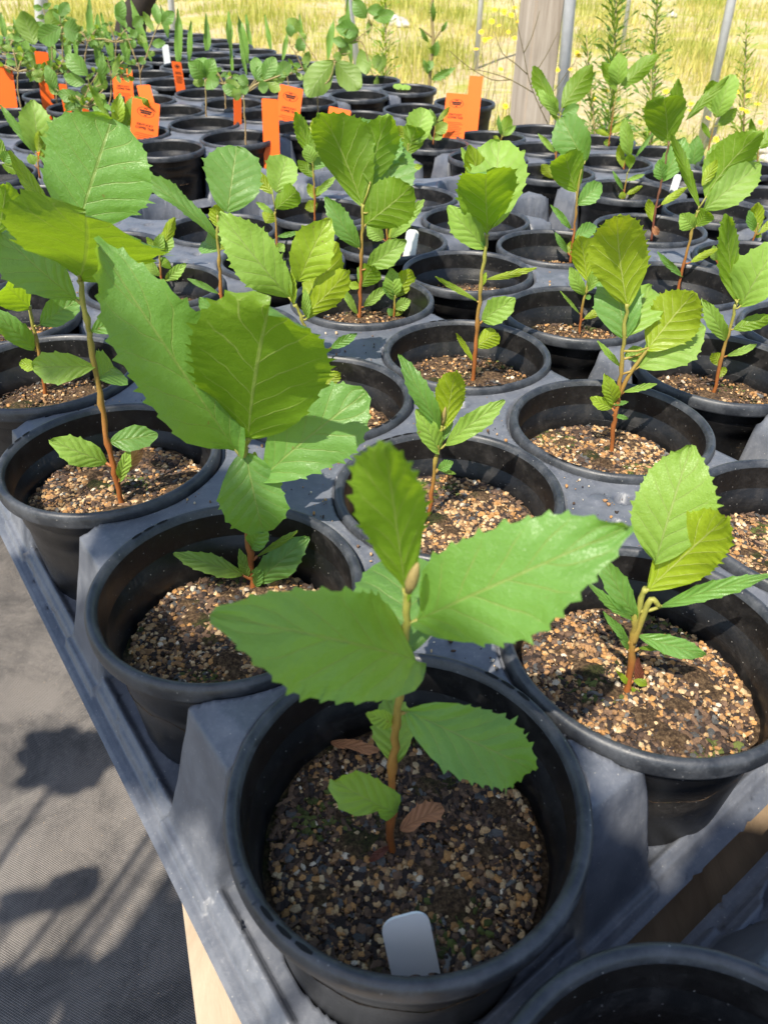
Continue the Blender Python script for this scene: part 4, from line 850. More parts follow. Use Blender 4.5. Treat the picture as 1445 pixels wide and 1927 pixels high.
otag('leaning orange tag at the left edge with leaf shadows on it', 16, 206, 4, 122, 36, False, 0)
otag('tall creased orange tag bent to the left among leaflets', 92, 194, 78, 97, 24, False, 15)
otag('half hidden orange tag behind the dark curled leaflets', 130, 217, 118, 158, 14, False, 25)
otag('printed orange tag with logo, second row at left, tilted right', 234, 188, 230, 128, 38, True, 0)
otag('small orange tag tucked behind the largest printed one', 278, 192, 270, 160, 26, False, 10)
otag('largest printed orange tag at left, above the empty tray', 272, 252, 276, 190, 52, True, 0, .03)
otag('narrow tilted orange tag behind a hanging dark leaf', 342, 176, 332, 116, 18, True, 35)
otag('narrow plain orange tag seen nearly edge-on left of the stem', 448, 238, 447, 172, 15, False, 40)
otag('plain orange tag in the front row with a leaf shadow', 511, 270, 508, 186, 32, False, 10, .03)
otag('printed orange tag tilted right behind the plain front one', 540, 235, 549, 163, 46, True, 0)
otag('orange tag partly hidden by a green leaf in the middle', 632, 262, 640, 204, 44, True, 0, .03)
otag('long printed orange tag at right, beside the blank one', 852, 258, 861, 176, 44, True, 0, .0, Y=npos(6, 7).y+.09)
otag('blank upright orange tag nearest the wooden post', 889, 213, 896, 143, 27, False, 0, .03)
otag('low orange tag behind the broad pale leaf at left', 82, 300, 84, 270, 24, True, 0, 0, Y=atz(82, 292, 0).y)
otag('thin orange tag strip among dead stems at left', 164, 262, 162, 205, 12, False, 30)
# --- coffee tree saplings and palm blades ------------------------------------
def coffee(label, stem, leaves, dy=.06, extra=None, **k):
    Y = onfar(*stem[0]).y+dy
    st = [(stem[0][0], stem[0][1]+14)]+stem
    lv = [(a, b, c, d, w, s, D(m='leaf_coffee', teeth=3, tooth=.008, sh=('o' if sh == 'e' else sh), fold=.2, bend=.1, dY=dY)) for (a, b, c, d, w, s, sh, dY) in leaves]
    return sapling(label, None, st, lv, cat='coffee tree seedling', group='coffee tree seedlings with compound leaves', r0=.0026, r1=.0016, Y=Y, z=0, smat='stem_tan', extra=extra, name='coffee_tree_seedling')
coffee('coffee tree seedling with a crinkled spotted leaflet at far upper left', [(128, 175), (124, 145), (119, 110), (117, 50)], [(66, 84, 42, 20, 44, 'U', 'e', 0), (116, 52, 72, 76, 36, 'T', 'e', 0), (120, 52, 148, 62, 38, 'T', 'r', .01), (90, 60, 108, 16, 26, 'U', 'e', 0), (116, 45, 106, 8, 22, 'T', 'e', .02), (112, 30, 130, 5, 20, 'T', 'e', .02), (70, 145, 58, 92, 14, 'U', 'n', 0), (72, 155, 64, 125, 22, 'U', 'e', 0)], extra=[[(122, 120), (112, 100), (84, 76)], [(124, 130), (138, 115), (148, 105)]])
coffee('leafy coffee tree seedling with many blunt leaflets at left', [(152, 235), (150, 215), (158, 190), (168, 165)], [(166, 142, 124, 102, 34, 'T', 'e', 0), (162, 156, 122, 146, 24, 'T', 'e', 0), (192, 160, 194, 98, 16, 'T', 'n', 0), (178, 168, 200, 148, 26, 'U', 'r', 0), (104, 172, 88, 122, 24, 'T', 'e', 0), (112, 178, 92, 158, 20, 'U', 'e', 0), (154, 182, 108, 176, 24, 'T', 'e', 0), (152, 168, 178, 178, 30, 'U', 'e', 0), (206, 220, 166, 152, 15, 'U', 'n', 0), (212, 150, 226, 100, 12, 'U', 'n', 0), (160, 198, 120, 192, 16, 'U', 'e', 0), (185, 135, 206, 128, 18, 'T', 'r', .02), (152, 208, 168, 196, 18, 'T', 'e', 0), (82, 135, 60, 142, 14, 'U', 'e', 0)], extra=[[(152, 215), (120, 180), (84, 150)], [(156, 200), (178, 186), (196, 168)]])
coffee('thin forked coffee tree seedling with upright leaflets left of centre', [(266, 170), (263, 130), (256, 112)], [(250, 50, 270, 32, 20, 'T', 'e', 0), (246, 68, 258, 58, 16, 'T', 'e', 0), (236, 52, 218, 8, 20, 'T', 'e', .01), (222, 40, 232, 0, 22, 'T', 'e', 0), (290, 60, 270, 22, 14, 'U', 'e', 0), (300, 48, 292, 6, 18, 'T', 'e', .01), (304, 46, 328, 22, 22, 'T', 'e', .01), (286, 84, 312, 80, 16, 'T', 'e', 0), (278, 80, 256, 64, 12, 'U', 'n', 0), (250, 92, 252, 72, 12, 'T', 'e', 0), (280, 104, 292, 98, 10, 'U', 'e', 0), (262, 118, 274, 110, 14, 'T', 'r', 0), (256, 122, 248, 112, 12, 'T', 'e', 0)], extra=[[(264, 140), (278, 100), (292, 62), (300, 44)], [(258, 116), (246, 86), (238, 60)]])
coffee('coffee tree seedling with a round leafy head on a bare stem', [(389, 228), (388, 190), (386, 150)], [(386, 146, 356, 116, 34, 'T', 'e', -.02), (388, 146, 402, 110, 30, 'T', 'e', 0), (390, 148, 412, 158, 34, 'T', 'e', -.03), (384, 150, 364, 158, 20, 'U', 'e', 0), (386, 140, 376, 108, 30, 'T', 'r', .02), (392, 150, 398, 128, 22, 'U', 'e', .02)])
coffee('low spreading coffee tree seedling behind the narrow orange tag', [(463, 272), (461, 220), (459, 178)], [(458, 172, 436, 180, 22, 'U', 'e', -.02), (456, 170, 424, 150, 16, 'U', 'e', 0), (452, 176, 418, 162, 22, 'T', 'e', 0), (468, 160, 448, 144, 20, 'T', 'e', 0), (480, 150, 500, 128, 26, 'T', 'e', .02), (484, 152, 482, 106, 26, 'T', 'e', .02), (496, 150, 518, 108, 30, 'T', 'e', .02), (500, 150, 540, 140, 24, 'U', 'e', 0), (486, 160, 500, 152, 26, 'U', 'e', 0), (500, 152, 528, 172, 20, 'U', 'e', -.01), (470, 164, 450, 170, 18, 'T', 'e', 0), (520, 146, 548, 120, 26, 'T', 'e', .02), (506, 160, 486, 166, 22, 'T', 'e', 0)], extra=[[(460, 178), (480, 160), (506, 150), (528, 142)]])
coffee('coffee tree seedling with two big drooping leaflets like a roof', [(599, 216), (598, 190), (600, 168), (620, 150), (630, 118)], [(628, 114, 577, 182, 54, 'U', 'e', -.03), (632, 114, 680, 166, 48, 'U', 'e', -.02), (632, 114, 640, 98, 16, 'U', 'e', 0), (590, 158, 600, 180, 14, 'U', 'n', 0)], extra=[])
coffee('taller coffee tree seedling at centre top with layered leaflets', [(612, 150), (640, 92), (668, 76), (700, 50)], [(664, 50, 636, 38, 26, 'T', 'e', 0), (676, 60, 632, 52, 30, 'T', 'e', -.01), (676, 78, 648, 60, 30, 'U', 'e', -.02), (656, 86, 626, 74, 18, 'T', 'e', 0), (660, 100, 636, 84, 24, 'U', 'e', 0), (690, 34, 664, 0, 28, 'T', 'e', 0), (702, 34, 742, 24, 24, 'T', 'e', 0), (692, 66, 694, 36, 10, 'U', 'n', 0), (678, 92, 690, 140, 30, 'U', 'e', -.02), (706, 130, 712, 102, 22, 'U', 'e', 0), (712, 138, 724, 102, 18, 'U', 'e', 0), (706, 182, 710, 142, 12, 'U', 'n', 0), (634, 118, 634, 98, 14, 'U', 'e', 0), (690, 20, 722, 18, 20, 'T', 'e', 0)], extra=[[(668, 76), (684, 84), (700, 138), (712, 140)], [(612, 150), (600, 120), (560, 60)]])
coffee('coffee tree seedling with pale twisted leaflets by the far green blades', [(570, 130), (556, 100), (545, 85)], [(544, 60, 560, 36, 30, 'U', 'e', 0), (548, 70, 544, 44, 18, 'T', 'e', 0), (560, 78, 576, 66, 16, 'U', 'r', 0), (560, 96, 572, 72, 22, 'T', 'e', 0), (574, 128, 582, 96, 16, 'U', 'e', 0), (572, 90, 556, 80, 18, 'T', 'e', .02)], extra=[])
CR = random.Random(21)
def auto_coffee(label, x, y, h, n, lw):
    top = (x+CR.uniform(-8, 8), y-h); lv = []; ex = []
    for a in range(4):
        ang = R(-90+(a-1.5)*48+CR.uniform(-15, 15)); ln = h*CR.uniform(.5, .8); e = (top[0]+math.cos(ang)*ln, top[1]+math.sin(ang)*ln*.8)
        ex.append([top, ((top[0]+e[0])/2, (top[1]+e[1])/2-3), e])
        for k in range(n):
            f = (k+1)/n; bx, by = top[0]+(e[0]-top[0])*f, top[1]+(e[1]-top[1])*f
            for sd in (-1, 1):
                an2 = ang+sd*R(60)+CR.uniform(-.3, .3); L_ = lw*CR.uniform(1.2, 1.9); lv.append((bx, by, bx+math.cos(an2)*L_, by+math.sin(an2)*L_*.8+CR.uniform(0, 6), lw*CR.uniform(.65, .95), CR.choice('TTU'), CR.choice('on'), CR.uniform(-.03, .03)))
    coffee(label, [(x, y), ((x+top[0])/2+CR.uniform(-3, 3), (y+top[1])/2), top], lv, extra=ex)
for lb_, x_, y_, h_, n_, l_ in (('dense coffee tree seedling at the left edge above the leaning tag', 40, 205, 70, 3, 13), ('small coffee tree seedling crowding behind the tall creased tag', 108, 195, 55, 3, 12),
        ('coffee tree seedling with slim leaflets between two printed tags', 205, 205, 62, 3, 11), ('distant coffee tree seedling left of the blade shoots', 30, 130, 50, 2, 12), ('distant coffee tree seedling behind the spotted leaflet', 160, 128, 50, 3, 10),
        ('low coffee tree seedling in front of the small orange tag', 172, 250, 48, 3, 13), ('bushy coffee tree seedling at the very left behind the first tag', 8, 165, 60, 3, 12), ('tall coffee tree seedling above the creased tag at upper left', 96, 150, 85, 3, 13), ('airy coffee tree seedling over the first printed tag', 222, 150, 70, 2, 11), ('small bright coffee tree seedling right of the round-headed one', 425, 205, 46, 2, 11), ('coffee tree seedling just left of the roof-like leaflet pair', 548, 190, 48, 2, 11)):
    auto_coffee(lb_, x_, y_, h_, n_, l_)
c_ = FARP.get((784, 164)) if 'FARP' in globals() else None
BL = [(172, 90, 168, -6, 9), (186, 125, 184, 25, 11), (218, 120, 190, 22, 10), (240, 120, 228, 45, 12), (287, 112, 245, -4, 10), (318, 72, 302, 6, 8), (337, 132, 335, 15, 9), (342, 82, 335, 18, 8), (356, 115, 360, 38, 7), (390, 96, 388, 24, 9), (432, 82, 430, 24, 9), (438, 132, 431, 20, 5), (468, 116, 447, 22, 10), (466, 140, 450, 60, 5), (474, 85, 463, 26, 6), (512, 92, 498, 26, 6), (531, 112, 542, 55, 6), (572, 92, 563, 26, 6), (617, 106, 628, 34, 9), (662, 118, 654, -6, 8), (130, 112, 128, 64, 9), (146, 105, 140, 44, 7), (62, 118, 40, 50, 10), (46, 100, 24, 30, 5), (100, 115, 96, 60, 10), (12, 70, 2, 22, 8)]
for k, (xb, yb, xt, yt, w) in enumerate(BL):
    Y = onfar(xb, yb).y+.03; b = aty(xb, yb+8, Y); t = aty(xt, yt, Y+.02); root = empty('palm_shoot', b)
    tag(root, 'upright green blade shoot rising from a far black pot', 'palm seedling', 'palm shoots in the far trays')
    add_leaf(root, Vector(b), b, t, w*zdepth(b)/F*1.5, 'T', 'n', random.uniform(-25, 25), .35, random.uniform(-.02, .03), 3, 'blade', 'blade', tooth=.0)
# clover-like weed in a far pot
P3 = (FARP.get((784, 164)) if 'FARP' in globals() else None) or onfar(784, 164)
wd_ = tag(empty('clover_seedling', P3+Vector((-.02, 0, -.03))), 'pale green round-leaved weed floating in the far right pot', 'weed')
for k in range(8):
    a = k*2.4; c = Vector((.022*math.cos(a)*(.4+.1*k), .018*math.sin(a)*(.4+.1*k), .03+.006*random.random()))
    bm = bmesh.new(); bmesh.ops.create_circle(bm, cap_ends=True, radius=.0085, segments=10); bmesh.ops.transform(bm, matrix=Matrix.Translation(c) @ Matrix.Rotation(.7, 4, 'X'), verts=bm.verts); bm_obj('leaf', bm, M['leaf_pale'], wd_)
    for v_ in ():
        pass
tb = Tube()
for k in range(8):
    a = k*2.4; c = Vector((.022*math.cos(a)*(.4+.1*k), .018*math.sin(a)*(.4+.1*k), .03)); tb.add([Vector((0, 0, -.02)), c], (.0008, .0005), 5)
link('stem', tb.mesh('stem'), M['stem_tan'], wd_)
# ------------------------------------------------------------------ beyond the bench
def groundpoint(x, y):
    d = ray(x, y); t = .5
    for _ in range(400):
        P = CAM+d*t
        if P.z < float(gz(P.x, P.y)): break
        t *= 1.012
    return P
def upright(name, label, cat, xb, yb, xt, yt, wpx, Y, mat, square=True, bottom=None, group=None, seg=14):
    a = aty(xb, yb, Y); b = aty(xt, yt, Y); d = (b-a).normalized(); w = wpx*zdepth(a)/F
    a = a-d*((a.z-float(gz(a.x, a.y))+.05)/max(.2, d.z)); b = b+d*1.2
    if square:
        bm = bmesh.new(); L = (b-a).length; box(bm, (0, 0, L/2), (w, w*.9, L), None, w*.06)
        o = bm_obj(name, bm, mat, None); o.matrix_world = Matrix.Translation(a) @ d.to_track_quat('Z', 'Y').to_matrix().to_4x4() @ Matrix.Rotation(R(18), 4, 'Z')
    else:
        t = Tube(); t.add([a, b], (w/2, w/2), seg); o = link(name, t.mesh(name, a), mat, None, a)
    return tag(o, label, cat, group)
upright('wooden_post', 'thick weathered grey-brown wooden post beyond the tray corner', 'post', 996, 222, 1020, 0, 62, 2.75, M['post'])
PP = 'grey metal fence pipes in the meadow'
upright('fence_pipe', 'pale speckled pipe just right of the wooden post', 'pipe', 1062, 120, 1072, 0, 22, 4.2, M['pipe'], False, group=PP)
upright('fence_pipe', 'leaning speckled pipe at the upper right', 'pipe', 1346, 140, 1376, 0, 16, 4.6, M['pipe'], False, group=PP)
upright('fence_pipe', 'white pipe behind leaflets at the upper left', 'pipe', 80, 50, 78, 0, 24, 5.2, M['pipe'], False, group=PP)
upright('fence_pipe', 'thin pipe between the green blades at the top', 'pipe', 324, 22, 322, 0, 12, 5.6, M['pipe'], False, group=PP)
upright('fence_pipe', 'thin pipe behind the centre leaflets near the top', 'pipe', 662, 45, 656, 0, 13, 5.0, M['pipe'], False, group=PP)
upright('fence_pipe', 'short distant pipe left of the yellow flowers', 'pipe', 903, 25, 905, 0, 10, 7.5, M['pipe'], False, group=PP)
upright('fence_pipe', 'distant thin pipe right of the tall weed', 'pipe', 1181, 14, 1183, 0, 8, 8.5, M['pipe'], False, group=PP)
# dark trunk leaning at the upper left
ta = Vector((-1.75, 5.0, float(gz(-1.75, 5.0))-.05)); t = Tube(); q0 = aty(246, 60, 5.0); q1 = aty(268, 0, 5.0)
t.add(smooth_path([Vector((q0.x-.12, 5.0, ta.z)), q0, q1, q1+(q1-q0)*3], 4), (.10, .055), 10)
rt = tag(empty('dark_sapling_tree', ta), 'dark leaning tree trunk behind leaflets at the upper left', 'tree'); link('trunk', t.mesh('trunk', ta), simple('dark bark', (.03, .024, .02), .9, .2, .4, 60, .6, 80), rt)
# grass: blades in tufts over the meadow
def grass():
    rg = np.random.default_rng(5); n0 = 210000
    u1 = rg.uniform(0, 1, n0); y = 2.35+u1**1.5*13; x = rg.uniform(-1, 1, n0)*(y*.62+.9)
    pat = np.sin(x*2.7+.8*np.sin(y*1.1))+.6*np.sin(y*2.4+x*1.6+1.0)+.9*np.sin(x*5.1-y*1.7)
    sandc = np.exp(-((x-.35*y+.85)/(.20*y))**2)*np.exp(-((y-5.2)/2.2)**2) + .8*np.exp(-((x-1.55)/.8)**2)*np.exp(-((y-5)/2.2)**2)
    dens = np.clip(.34+.22*pat-.55*sandc, .03, 1); edge = (x+.55*(y-2.3)*.0 > -.25) | (y > 3.95)
    bench_ = (x-.0 < .45-.30*(y-2.0)) & (y < 4.3)     # keep clear of the far bench
    keep = (rg.uniform(0, 1, n0) < dens) & ~bench_; x, y = x[keep], y[keep]; n = len(x)
    z = gz(x, y)-.015
    hgt = rg.uniform(.03, .12, n)*(1+.5*np.sin(x*2.3+y))*(.7+.10*np.minimum(y, 6))*(1+1.1*np.exp(-((y-2.7)/.5)**2)); tall = rg.uniform(0, 1, n) < .07; hgt = np.where(tall, hgt*2.3, hgt); w = rg.uniform(.0012, .003, n)*(.8+.12*y)
    a = rg.uniform(0, 6.28, n); ln = rg.uniform(.1, .7, n)*hgt
    dx, dy = np.cos(a), np.sin(a); wx, wy = -dy, dx
    P = np.zeros((n, 5, 3))
    for k, (s, ww) in enumerate(((0, 1), (0, -1), (.55, .8), (.55, -.8), (1, 0))):
        P[:, k, 0] = x+dx*ln*s*s+wx*w*ww; P[:, k, 1] = y+dy*ln*s*s+wy*w*ww; P[:, k, 2] = z+hgt*s
    idx = np.arange(n)[:, None]*5
    Fc = [tuple(r_) for r_ in np.concatenate([idx+0, idx+1, idx+3, idx+2], 1).tolist()]+[tuple(r_) for r_ in np.concatenate([idx+2, idx+3, idx+4], 1).tolist()]
    mixv = np.clip(.5+.3*np.sin(x*2.1+y*1.3)+rg.normal(0, .28, n), 0, 1)[:, None]
    c = np.array([.26, .30, .050])*(1-mixv)+np.array([.54, .47, .17])*mixv; c *= rg.uniform(.75, 1.2, (n, 1))
    me = mesh('meadow_grass', P.reshape(-1, 3), Fc, smooth=False, col=np.repeat(c, 5, 0)); o = link('meadow_grass', me, M['grass']); o['kind'] = 'stuff'
    o['label'] = 'yellow-green dry grass of the meadow'
grass()
# tall weeds
def spire(label, xb, yb, xt, yt, Y, spread, n, mat, seed=0, group='tall narrow-leaved weeds', lw=.0035):
    rg = random.Random(seed); b = aty(xb, yb, Y); t = aty(xt, yt, Y); d = (t-b).normalized(); zg = float(gz(b.x, b.y)); b = b-d*((b.z-zg)/d.z); t = t+d*.12
    root = tag(empty('tall_weed', b), label, 'weed', group); L = (t-b).length; tb = Tube(); tb.add([b, b.lerp(t, .5)+Vector((.01, 0, 0)), t], (.005, .002), 6); link('stem', tb.mesh('stem', b), M['stem_tan'], root)
    V = []; Fc = []; UVs = []
    for k in range(n):
        f = .25+.75*(k/n); p = b.lerp(t, f); a = k*2.39996+rg.uniform(-.3, .3); l = spread*(1.15-.75*f)*rg.uniform(.7, 1.2)
        o_ = Vector((math.cos(a), math.sin(a), rg.uniform(.35, .95))).normalized()
        vv, ff, uu, _ = leaf_mesh(p, p+o_*l, lw*2*rg.uniform(.8, 1.3), Vector((0, 0, 1)) if abs(o_.z) < .95 else Vector((1, 0, 0)), 'n', 1, .2, rg.uniform(-.05, .08), k, 0, None, 0)
        o0 = len(V); V += [v-b for v in vv]; Fc += [tuple(i+o0 for i in f_) for f_ in ff]; UVs += uu
    fo = link('foliage', mesh('foliage', V, Fc, uv=UVs), M[mat], root); fo['kind'] = 'stuff'
    return root
spire('tallest dark green feathery weed right of the wooden post', 1140, 330, 1158, -10, 2.9, .13, 210, 'leaf_coffee', 1)
spire('second feathery weed standing to the right of the tallest', 1222, 250, 1236, -10, 3.3, .12, 170, 'leaf_coffee', 2)
spire('pale bushy weed behind the hanging leaflets at centre', 722, 120, 724, 0, 3.3, .10, 170, 'leaf_pale', 3)
spire('short feathery weed low beside the tallest one', 1120, 330, 1108, 150, 2.7, .10, 90, 'leaf_coffee', 4)
spire('thin weed low at the right edge of the field', 1392, 280, 1400, 120, 3.2, .10, 90, 'leaf_pale', 5)
spire('sparse leafy weed low in front of the sandy patch', 1216, 300, 1222, 170, 2.9, .08, 60, 'leaf_pale', 6)
# thistle with drooping lobed leaves
b = aty(812, 150, 2.95); zb = float(gz(b.x, b.y)); root = tag(empty('thistle', (b.x, b.y, zb)), 'withered thistle with drooping jagged leaves left of the orange tags', 'weed'); B0 = Vector((b.x, b.y, zb)); tb = Tube()
tb.add(smooth_path([B0, aty(808, 150, 2.95), aty(815, 90, 2.95), aty(812, 20, 2.95), aty(818, -20, 2.95)], 4), (.008, .004), 7)
tb.add(smooth_path([aty(813, 70, 2.95), aty(800, 60, 2.95), aty(788, 52, 2.95)], 3), (.004, .003), 6); tb.add(smooth_path([aty(814, 80, 2.95), aty(826, 62, 2.95), aty(840, 44, 2.95)], 3), (.004, .003), 6)
link('stem', tb.mesh('stem', B0), M['stem_tan'], root)
for (x0, y0, x1, y1, w) in ((812, 150, 856, 128, 16), (814, 105, 824, 78, 20), (812, 112, 806, 135, 14), (806, 80, 790, 52, 9), (830, 60, 842, 40, 8), (816, 40, 814, 2, 10), (808, 140, 796, 112, 12)):
    add_leaf(root, B0, aty(x0, y0, 2.95), aty(x1, y1, 2.93), w*zdepth(b)/F, 'T', 'n', 0, .3, .1, 6, 'leaf_coffee', 'leaf', tooth=.35)
# wiry branching weed in front of the post
b = aty(1030, 232, 2.45); zb = float(gz(b.x, b.y)); B0 = Vector((b.x, b.y, zb)); root = tag(empty('wiry_weed', B0), 'thin wiry branching weed crossing the wooden post', 'weed'); tb = Tube()
def wl(pts, r0=.0016, r1=.0008): tb.add(smooth_path([aty(x, y, 2.45) for x, y in pts], 3), (r0, r1), 5)
tb.add([B0, b], (.003, .0018), 5); wl([(1030, 232), (1010, 190), (995, 150), (985, 100), (972, 40), (962, -10)]); wl([(1004, 175), (960, 150), (915, 135), (880, 130)]); wl([(998, 160), (1012, 130), (1030, 100), (1050, 60)]); wl([(992, 140), (970, 120), (945, 100), (930, 60)])
wl([(985, 100), (1000, 70), (1015, 20)]); wl([(960, 150), (925, 150), (880, 125), (845, 95)]); wl([(1016, 205), (1050, 160), (1078, 120)]); link('stem', tb.mesh('stem', B0), simple('wiry stem', (.12, .10, .04), .7, .2), root)
# black-eyed flowers
fl = bmesh.new()
for k in range(8):
    a = k*math.pi/4; m = Matrix.Rotation(a, 4, 'Z') @ Matrix.Translation((.011, 0, .0005)) @ Matrix.Rotation(.15, 4, 'Y') @ Matrix.Diagonal((.009, .0045, 1, 1)); bmesh.ops.create_circle(fl, cap_ends=True, radius=1, segments=7, matrix=m)
PET = bpy.data.meshes.new('petals'); fl.to_mesh(PET); fl.free(); PET.materials.append(simple('yellow petal', (.82, .52, .02), .6, .2))
fl = bmesh.new(); bmesh.ops.create_icosphere(fl, subdivisions=2, radius=.005, matrix=Matrix.Diagonal((1, 1, .9, 1))); EYE = bpy.data.meshes.new('flower_centre'); fl.to_mesh(EYE); fl.free(); EYE.materials.append(simple('dark flower centre', (.06, .022, .008), .8, .2))
tb = Tube(); tb.add([(0, 0, -.32), (.01, .004, -.15), (0, 0, 0)], (.0016, .001), 5); STM = tb.mesh('stem'); STM.materials.append(M['stem_tan'])
FP = [(948, 22), (962, 28), (930, 18), (975, 40), (938, 48), (956, 60), (920, 72), (912, 75), (968, 72), (896, 92), (974, 104), (985, 130), (951, 200), (1048, 132), (1085, 100), (1073, 130), (1140, 170), (1116, 185), (1252, 172), (1300, 195), (1408, 180), (1425, 195), (1395, 205), (1405, 210), (1385, 172), (1347, 262), (1332, 222), (1298, 208), (1052, 128), (1088, 104), (942, 130), (905, 60), (968, 14), (1380, 150), (1430, 230), (925, 40)]
for k, (x, y) in enumerate(FP):
    Y = 2.9+((k*37) % 17)/17*1.6 if y < 140 else 2.7+((k*37) % 7)/7*.5
    p = aty(x, y, Y); hz = p.z-float(gz(p.x, p.y))
    if hz < .05: p = groundpoint(x, y); p.z += .12; hz = .12
    e = tag(empty('wildflower', p, (random.uniform(.2, .9), random.uniform(-.3, .3), 0)), 'small yellow wildflower with a dark centre in the meadow grass', 'flower', 'yellow wildflowers in the meadow')
    link('petals', PET, None, e); link('flower_centre', EYE, None, e); e.scale = (.62, .62, .62); s = link('stem', STM, None, e); s.scale = (1, 1, min(4, (hz+.02)/.32/.62))
# stones and a pale slab
for k, (x, y, s) in enumerate(((742, 44, .16), (758, 48, .09), (728, 40, .07), (1405, 292, .05), (1430, 282, .06), (1385, 300, .035), (1440, 300, .05), (830, 28, .06), (1262, 30, .08))):
    p = groundpoint(x, y); bm = bmesh.new(); bmesh.ops.create_icosphere(bm, subdivisions=3, radius=s)
    rg = random.Random(k)
    ph = [rg.uniform(0, 6) for _ in range(4)]
    for v in bm.verts: q = v.co/s; v.co *= 1+.16*math.sin(q.x*3+ph[0])*math.cos(q.y*3.4+ph[1])+.07*math.sin(q.z*7+ph[2]+q.x*5); v.co.z *= .55
    lbs = ['largest whitish stone lying in the dry meadow at the top', 'small stone at the right end of the whitish stone', 'small stone at the left end of the whitish stone'] + ['grey stone on the ground at the right edge beyond the pots']*4 + ['lone pale stone near the top of the meadow', 'lone pale stone in the upper right sand']
    tag(bm_obj('stone', bm, M['stone'], None, True, p), lbs[k], 'stone', 'grey stones beyond the right pots' if 3 <= k <= 6 else None)
# ------------------------------------------------------------------ added tree behind the camera, leaf sprays set where the bench front needs shade
tr = tag(empty('added_shade_tree', (-1.6, -2.0, -.56)), 'added broad leaved tree, unseen behind the viewer, placed to shade the front pots', 'tree'); T0 = Vector(tr.location)
tb = Tube(); tb.add(smooth_path([T0-Vector((0, 0, .1)), T0+Vector((.1, .1, 1.0)), T0+Vector((.2, .3, 2.2)), T0+Vector((.3, .5, 3.2))], 4), (.11, .05), 10)
link('trunk', tb.mesh('trunk', T0), simple('tree bark', (.16, .12, .09), .9, .2, .4, 40, .6, 60), tr)
HS = Vector((math.sin(R(SUN_AZ)), math.cos(R(SUN_AZ)))); TAN = math.tan(R(SUN_EL))
rg = random.Random(9); V = []; Fc = []; UVs = []; br = Tube(); branch0 = T0+Vector((.15, .2, 1.9))
BLOBS = [  # centre and radii of the shade each spray of leaves throws on the pot rims, and leaf count
    (.000, .160, .082, .066, 60), (.100, .060, .10, .07, 60), (.225, .075, .10, .08, 60), (-.10, .235, .07, .045, 38), (-.205, .255, .06, .05, 34), (-.32, .335, .07, .06, 30), (-.43, .275, .10, .035, 26), (-.60, .255, .09, .035, 24),
    (-.50, -.06, .13, .05, 46), (-.36, -.06, .10, .05, 36), (-.545, .092, .018, .022, 2), (-.60, .06, .02, .018, 2), (-.135, .392, .045, .038, 20), (-.195, .57, .055, .048, 24), (-.30, .52, .05, .04, 16), (.36, .13, .12, .08, 50), (.30, .02, .15, .06, 50)]
for (cx, cy, rx, ry, n) in BLOBS:
    cen = None
    for k in range(n):
        a = rg.uniform(0, 6.28); q = math.sqrt(rg.uniform(0, 1)); tx, ty = cx+rx*q*math.cos(a), cy+ry*q*math.sin(a)
        h = rg.uniform(.35, .75) if cx < -.4 else rg.uniform(1.05, 1.45); p = Vector((tx-HS.x*h/TAN, ty-HS.y*h/TAN, h))
        d = Vector((rg.uniform(-1, 1), rg.uniform(-1, 1), rg.uniform(-.35, .2))).normalized(); l = rg.uniform(.045, .075) if cx < -.4 else rg.uniform(.06, .10)
        vv, ff, uu, _ = leaf_mesh(p-d*l/2, p+d*l/2, l*.62, Vector((rg.uniform(-.4, .4), rg.uniform(-.4, .4), 1)), 'o', 4, .15, .05, k, 0, None, .04)
        o0 = len(V); V += [v-T0 for v in vv]; Fc += [tuple(i+o0 for i in f_) for f_ in ff]; UVs += uu
        cen = p if cen is None else cen.lerp(p, 1/(k+1))
    br.add(smooth_path([branch0, branch0.lerp(cen, .5)+Vector((0, 0, .12)), cen+Vector((0, 0, .03))], 4), (.012, .003), 6)
fo = link('foliage', mesh('foliage', V, Fc, uv=UVs), M['leaf'], tr); fo['kind'] = 'stuff'
link('branch', br.mesh('branch', T0), simple('branch bark', (.14, .10, .07), .9, .2), tr)

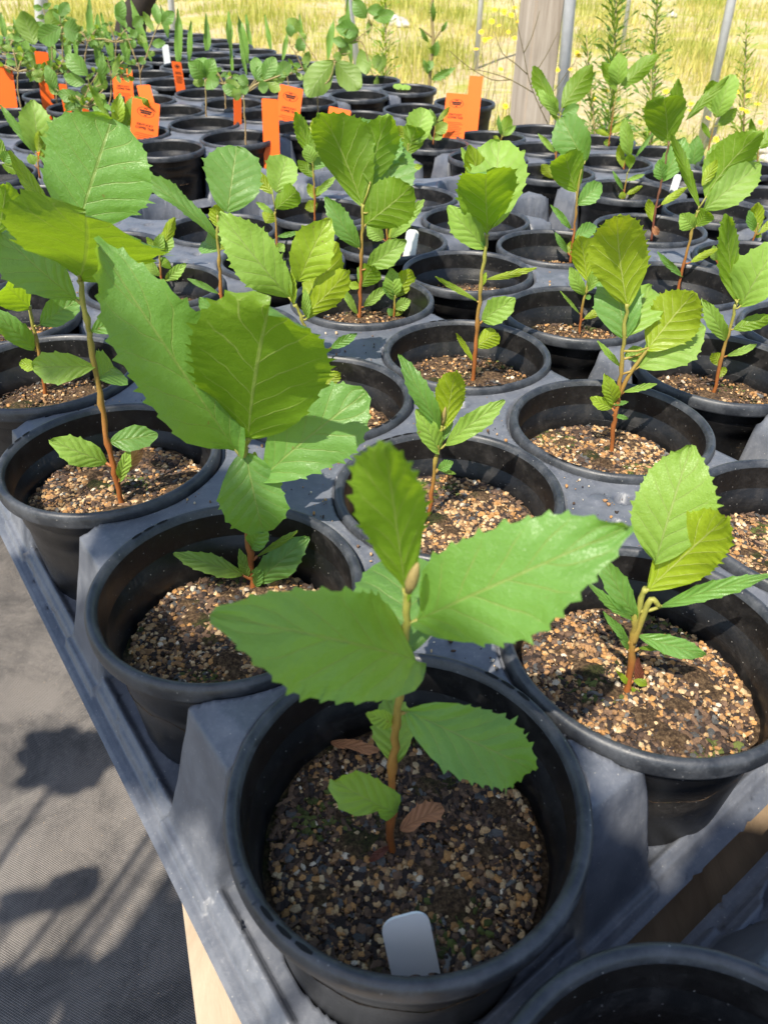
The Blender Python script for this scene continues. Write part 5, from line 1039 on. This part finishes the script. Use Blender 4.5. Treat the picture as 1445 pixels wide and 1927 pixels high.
# ------------------------------------------------------------------ labels that need their neighbours
def pxy(P):
    P = Vector(P); z = zdepth(P); return W/2+F*((P-CAM).dot(RT))/z, H/2-F*((P-CAM).dot(UP))/z
ORD = ['first', 'second', 'third', 'fourth', 'fifth', 'sixth', 'seventh', 'eighth', 'ninth', 'tenth', 'eleventh', 'twelfth', 'thirteenth', 'fourteenth', 'fifteenth', 'sixteenth', 'seventeenth', 'eighteenth', 'nineteenth', 'twentieth', 'twenty-first', 'twenty-second', 'twenty-third', 'twenty-fourth', 'twenty-fifth', 'twenty-sixth', 'twenty-seventh']
tops = [o for o in COL.objects if o.parent is None]
bl = sorted([o for o in tops if o.name.startswith('palm_shoot')], key=lambda o: pxy(o.location)[0])
for k, o in enumerate(bl): o['label'] = 'upright green blade shoot, %s from the left in the far trays' % ORD[k] if k else 'upright green blade shoot, leftmost in the far trays'
fl_ = [o for o in tops if o.name.startswith('wildflower')]
for nm, sel in (('left of the wooden post', [o for o in fl_ if pxy(o.location)[0] < 1000]), ('between the post and the feathery weeds', [o for o in fl_ if 1000 <= pxy(o.location)[0] < 1200]), ('right of the feathery weeds', [o for o in fl_ if pxy(o.location)[0] >= 1200])):
    for k, o in enumerate(sorted(sel, key=lambda o: pxy(o.location)[1])): o['label'] = 'small yellow wildflower %s, %s from the top' % (nm, ORD[k])
st_ = sorted([o for o in tops if o.get('group') == 'grey stones beyond the right pots'], key=lambda o: pxy(o.location)[0])
for k, o in enumerate(st_): o['label'] = 'grey stone on the ground beyond the right pots, %s from the left' % ORD[k]
for o in tops:
    if not (o.name.startswith('nursery_pot') and str(o.get('label')).startswith('plain')): continue
    c = Vector(o.location); best = None
    for q in tops:
        if q is o or q.get('category') not in ('sapling', 'coffee tree seedling', 'palm seedling', 'plant tag', 'plant label'): continue
        d = (Vector(q.location)-c); d.z = 0
        if d.length < .078 and (best is None or d.length < best[0]): best = (d.length, q)
    if best: 
        w_ = best[1]['label'].split(); o['label'] = ' '.join(['black', 'pot', 'holding', 'the'] + w_)[:200] if len(w_) <= 12 else ' '.join(['black', 'pot', 'of', 'the'] + w_[:12])
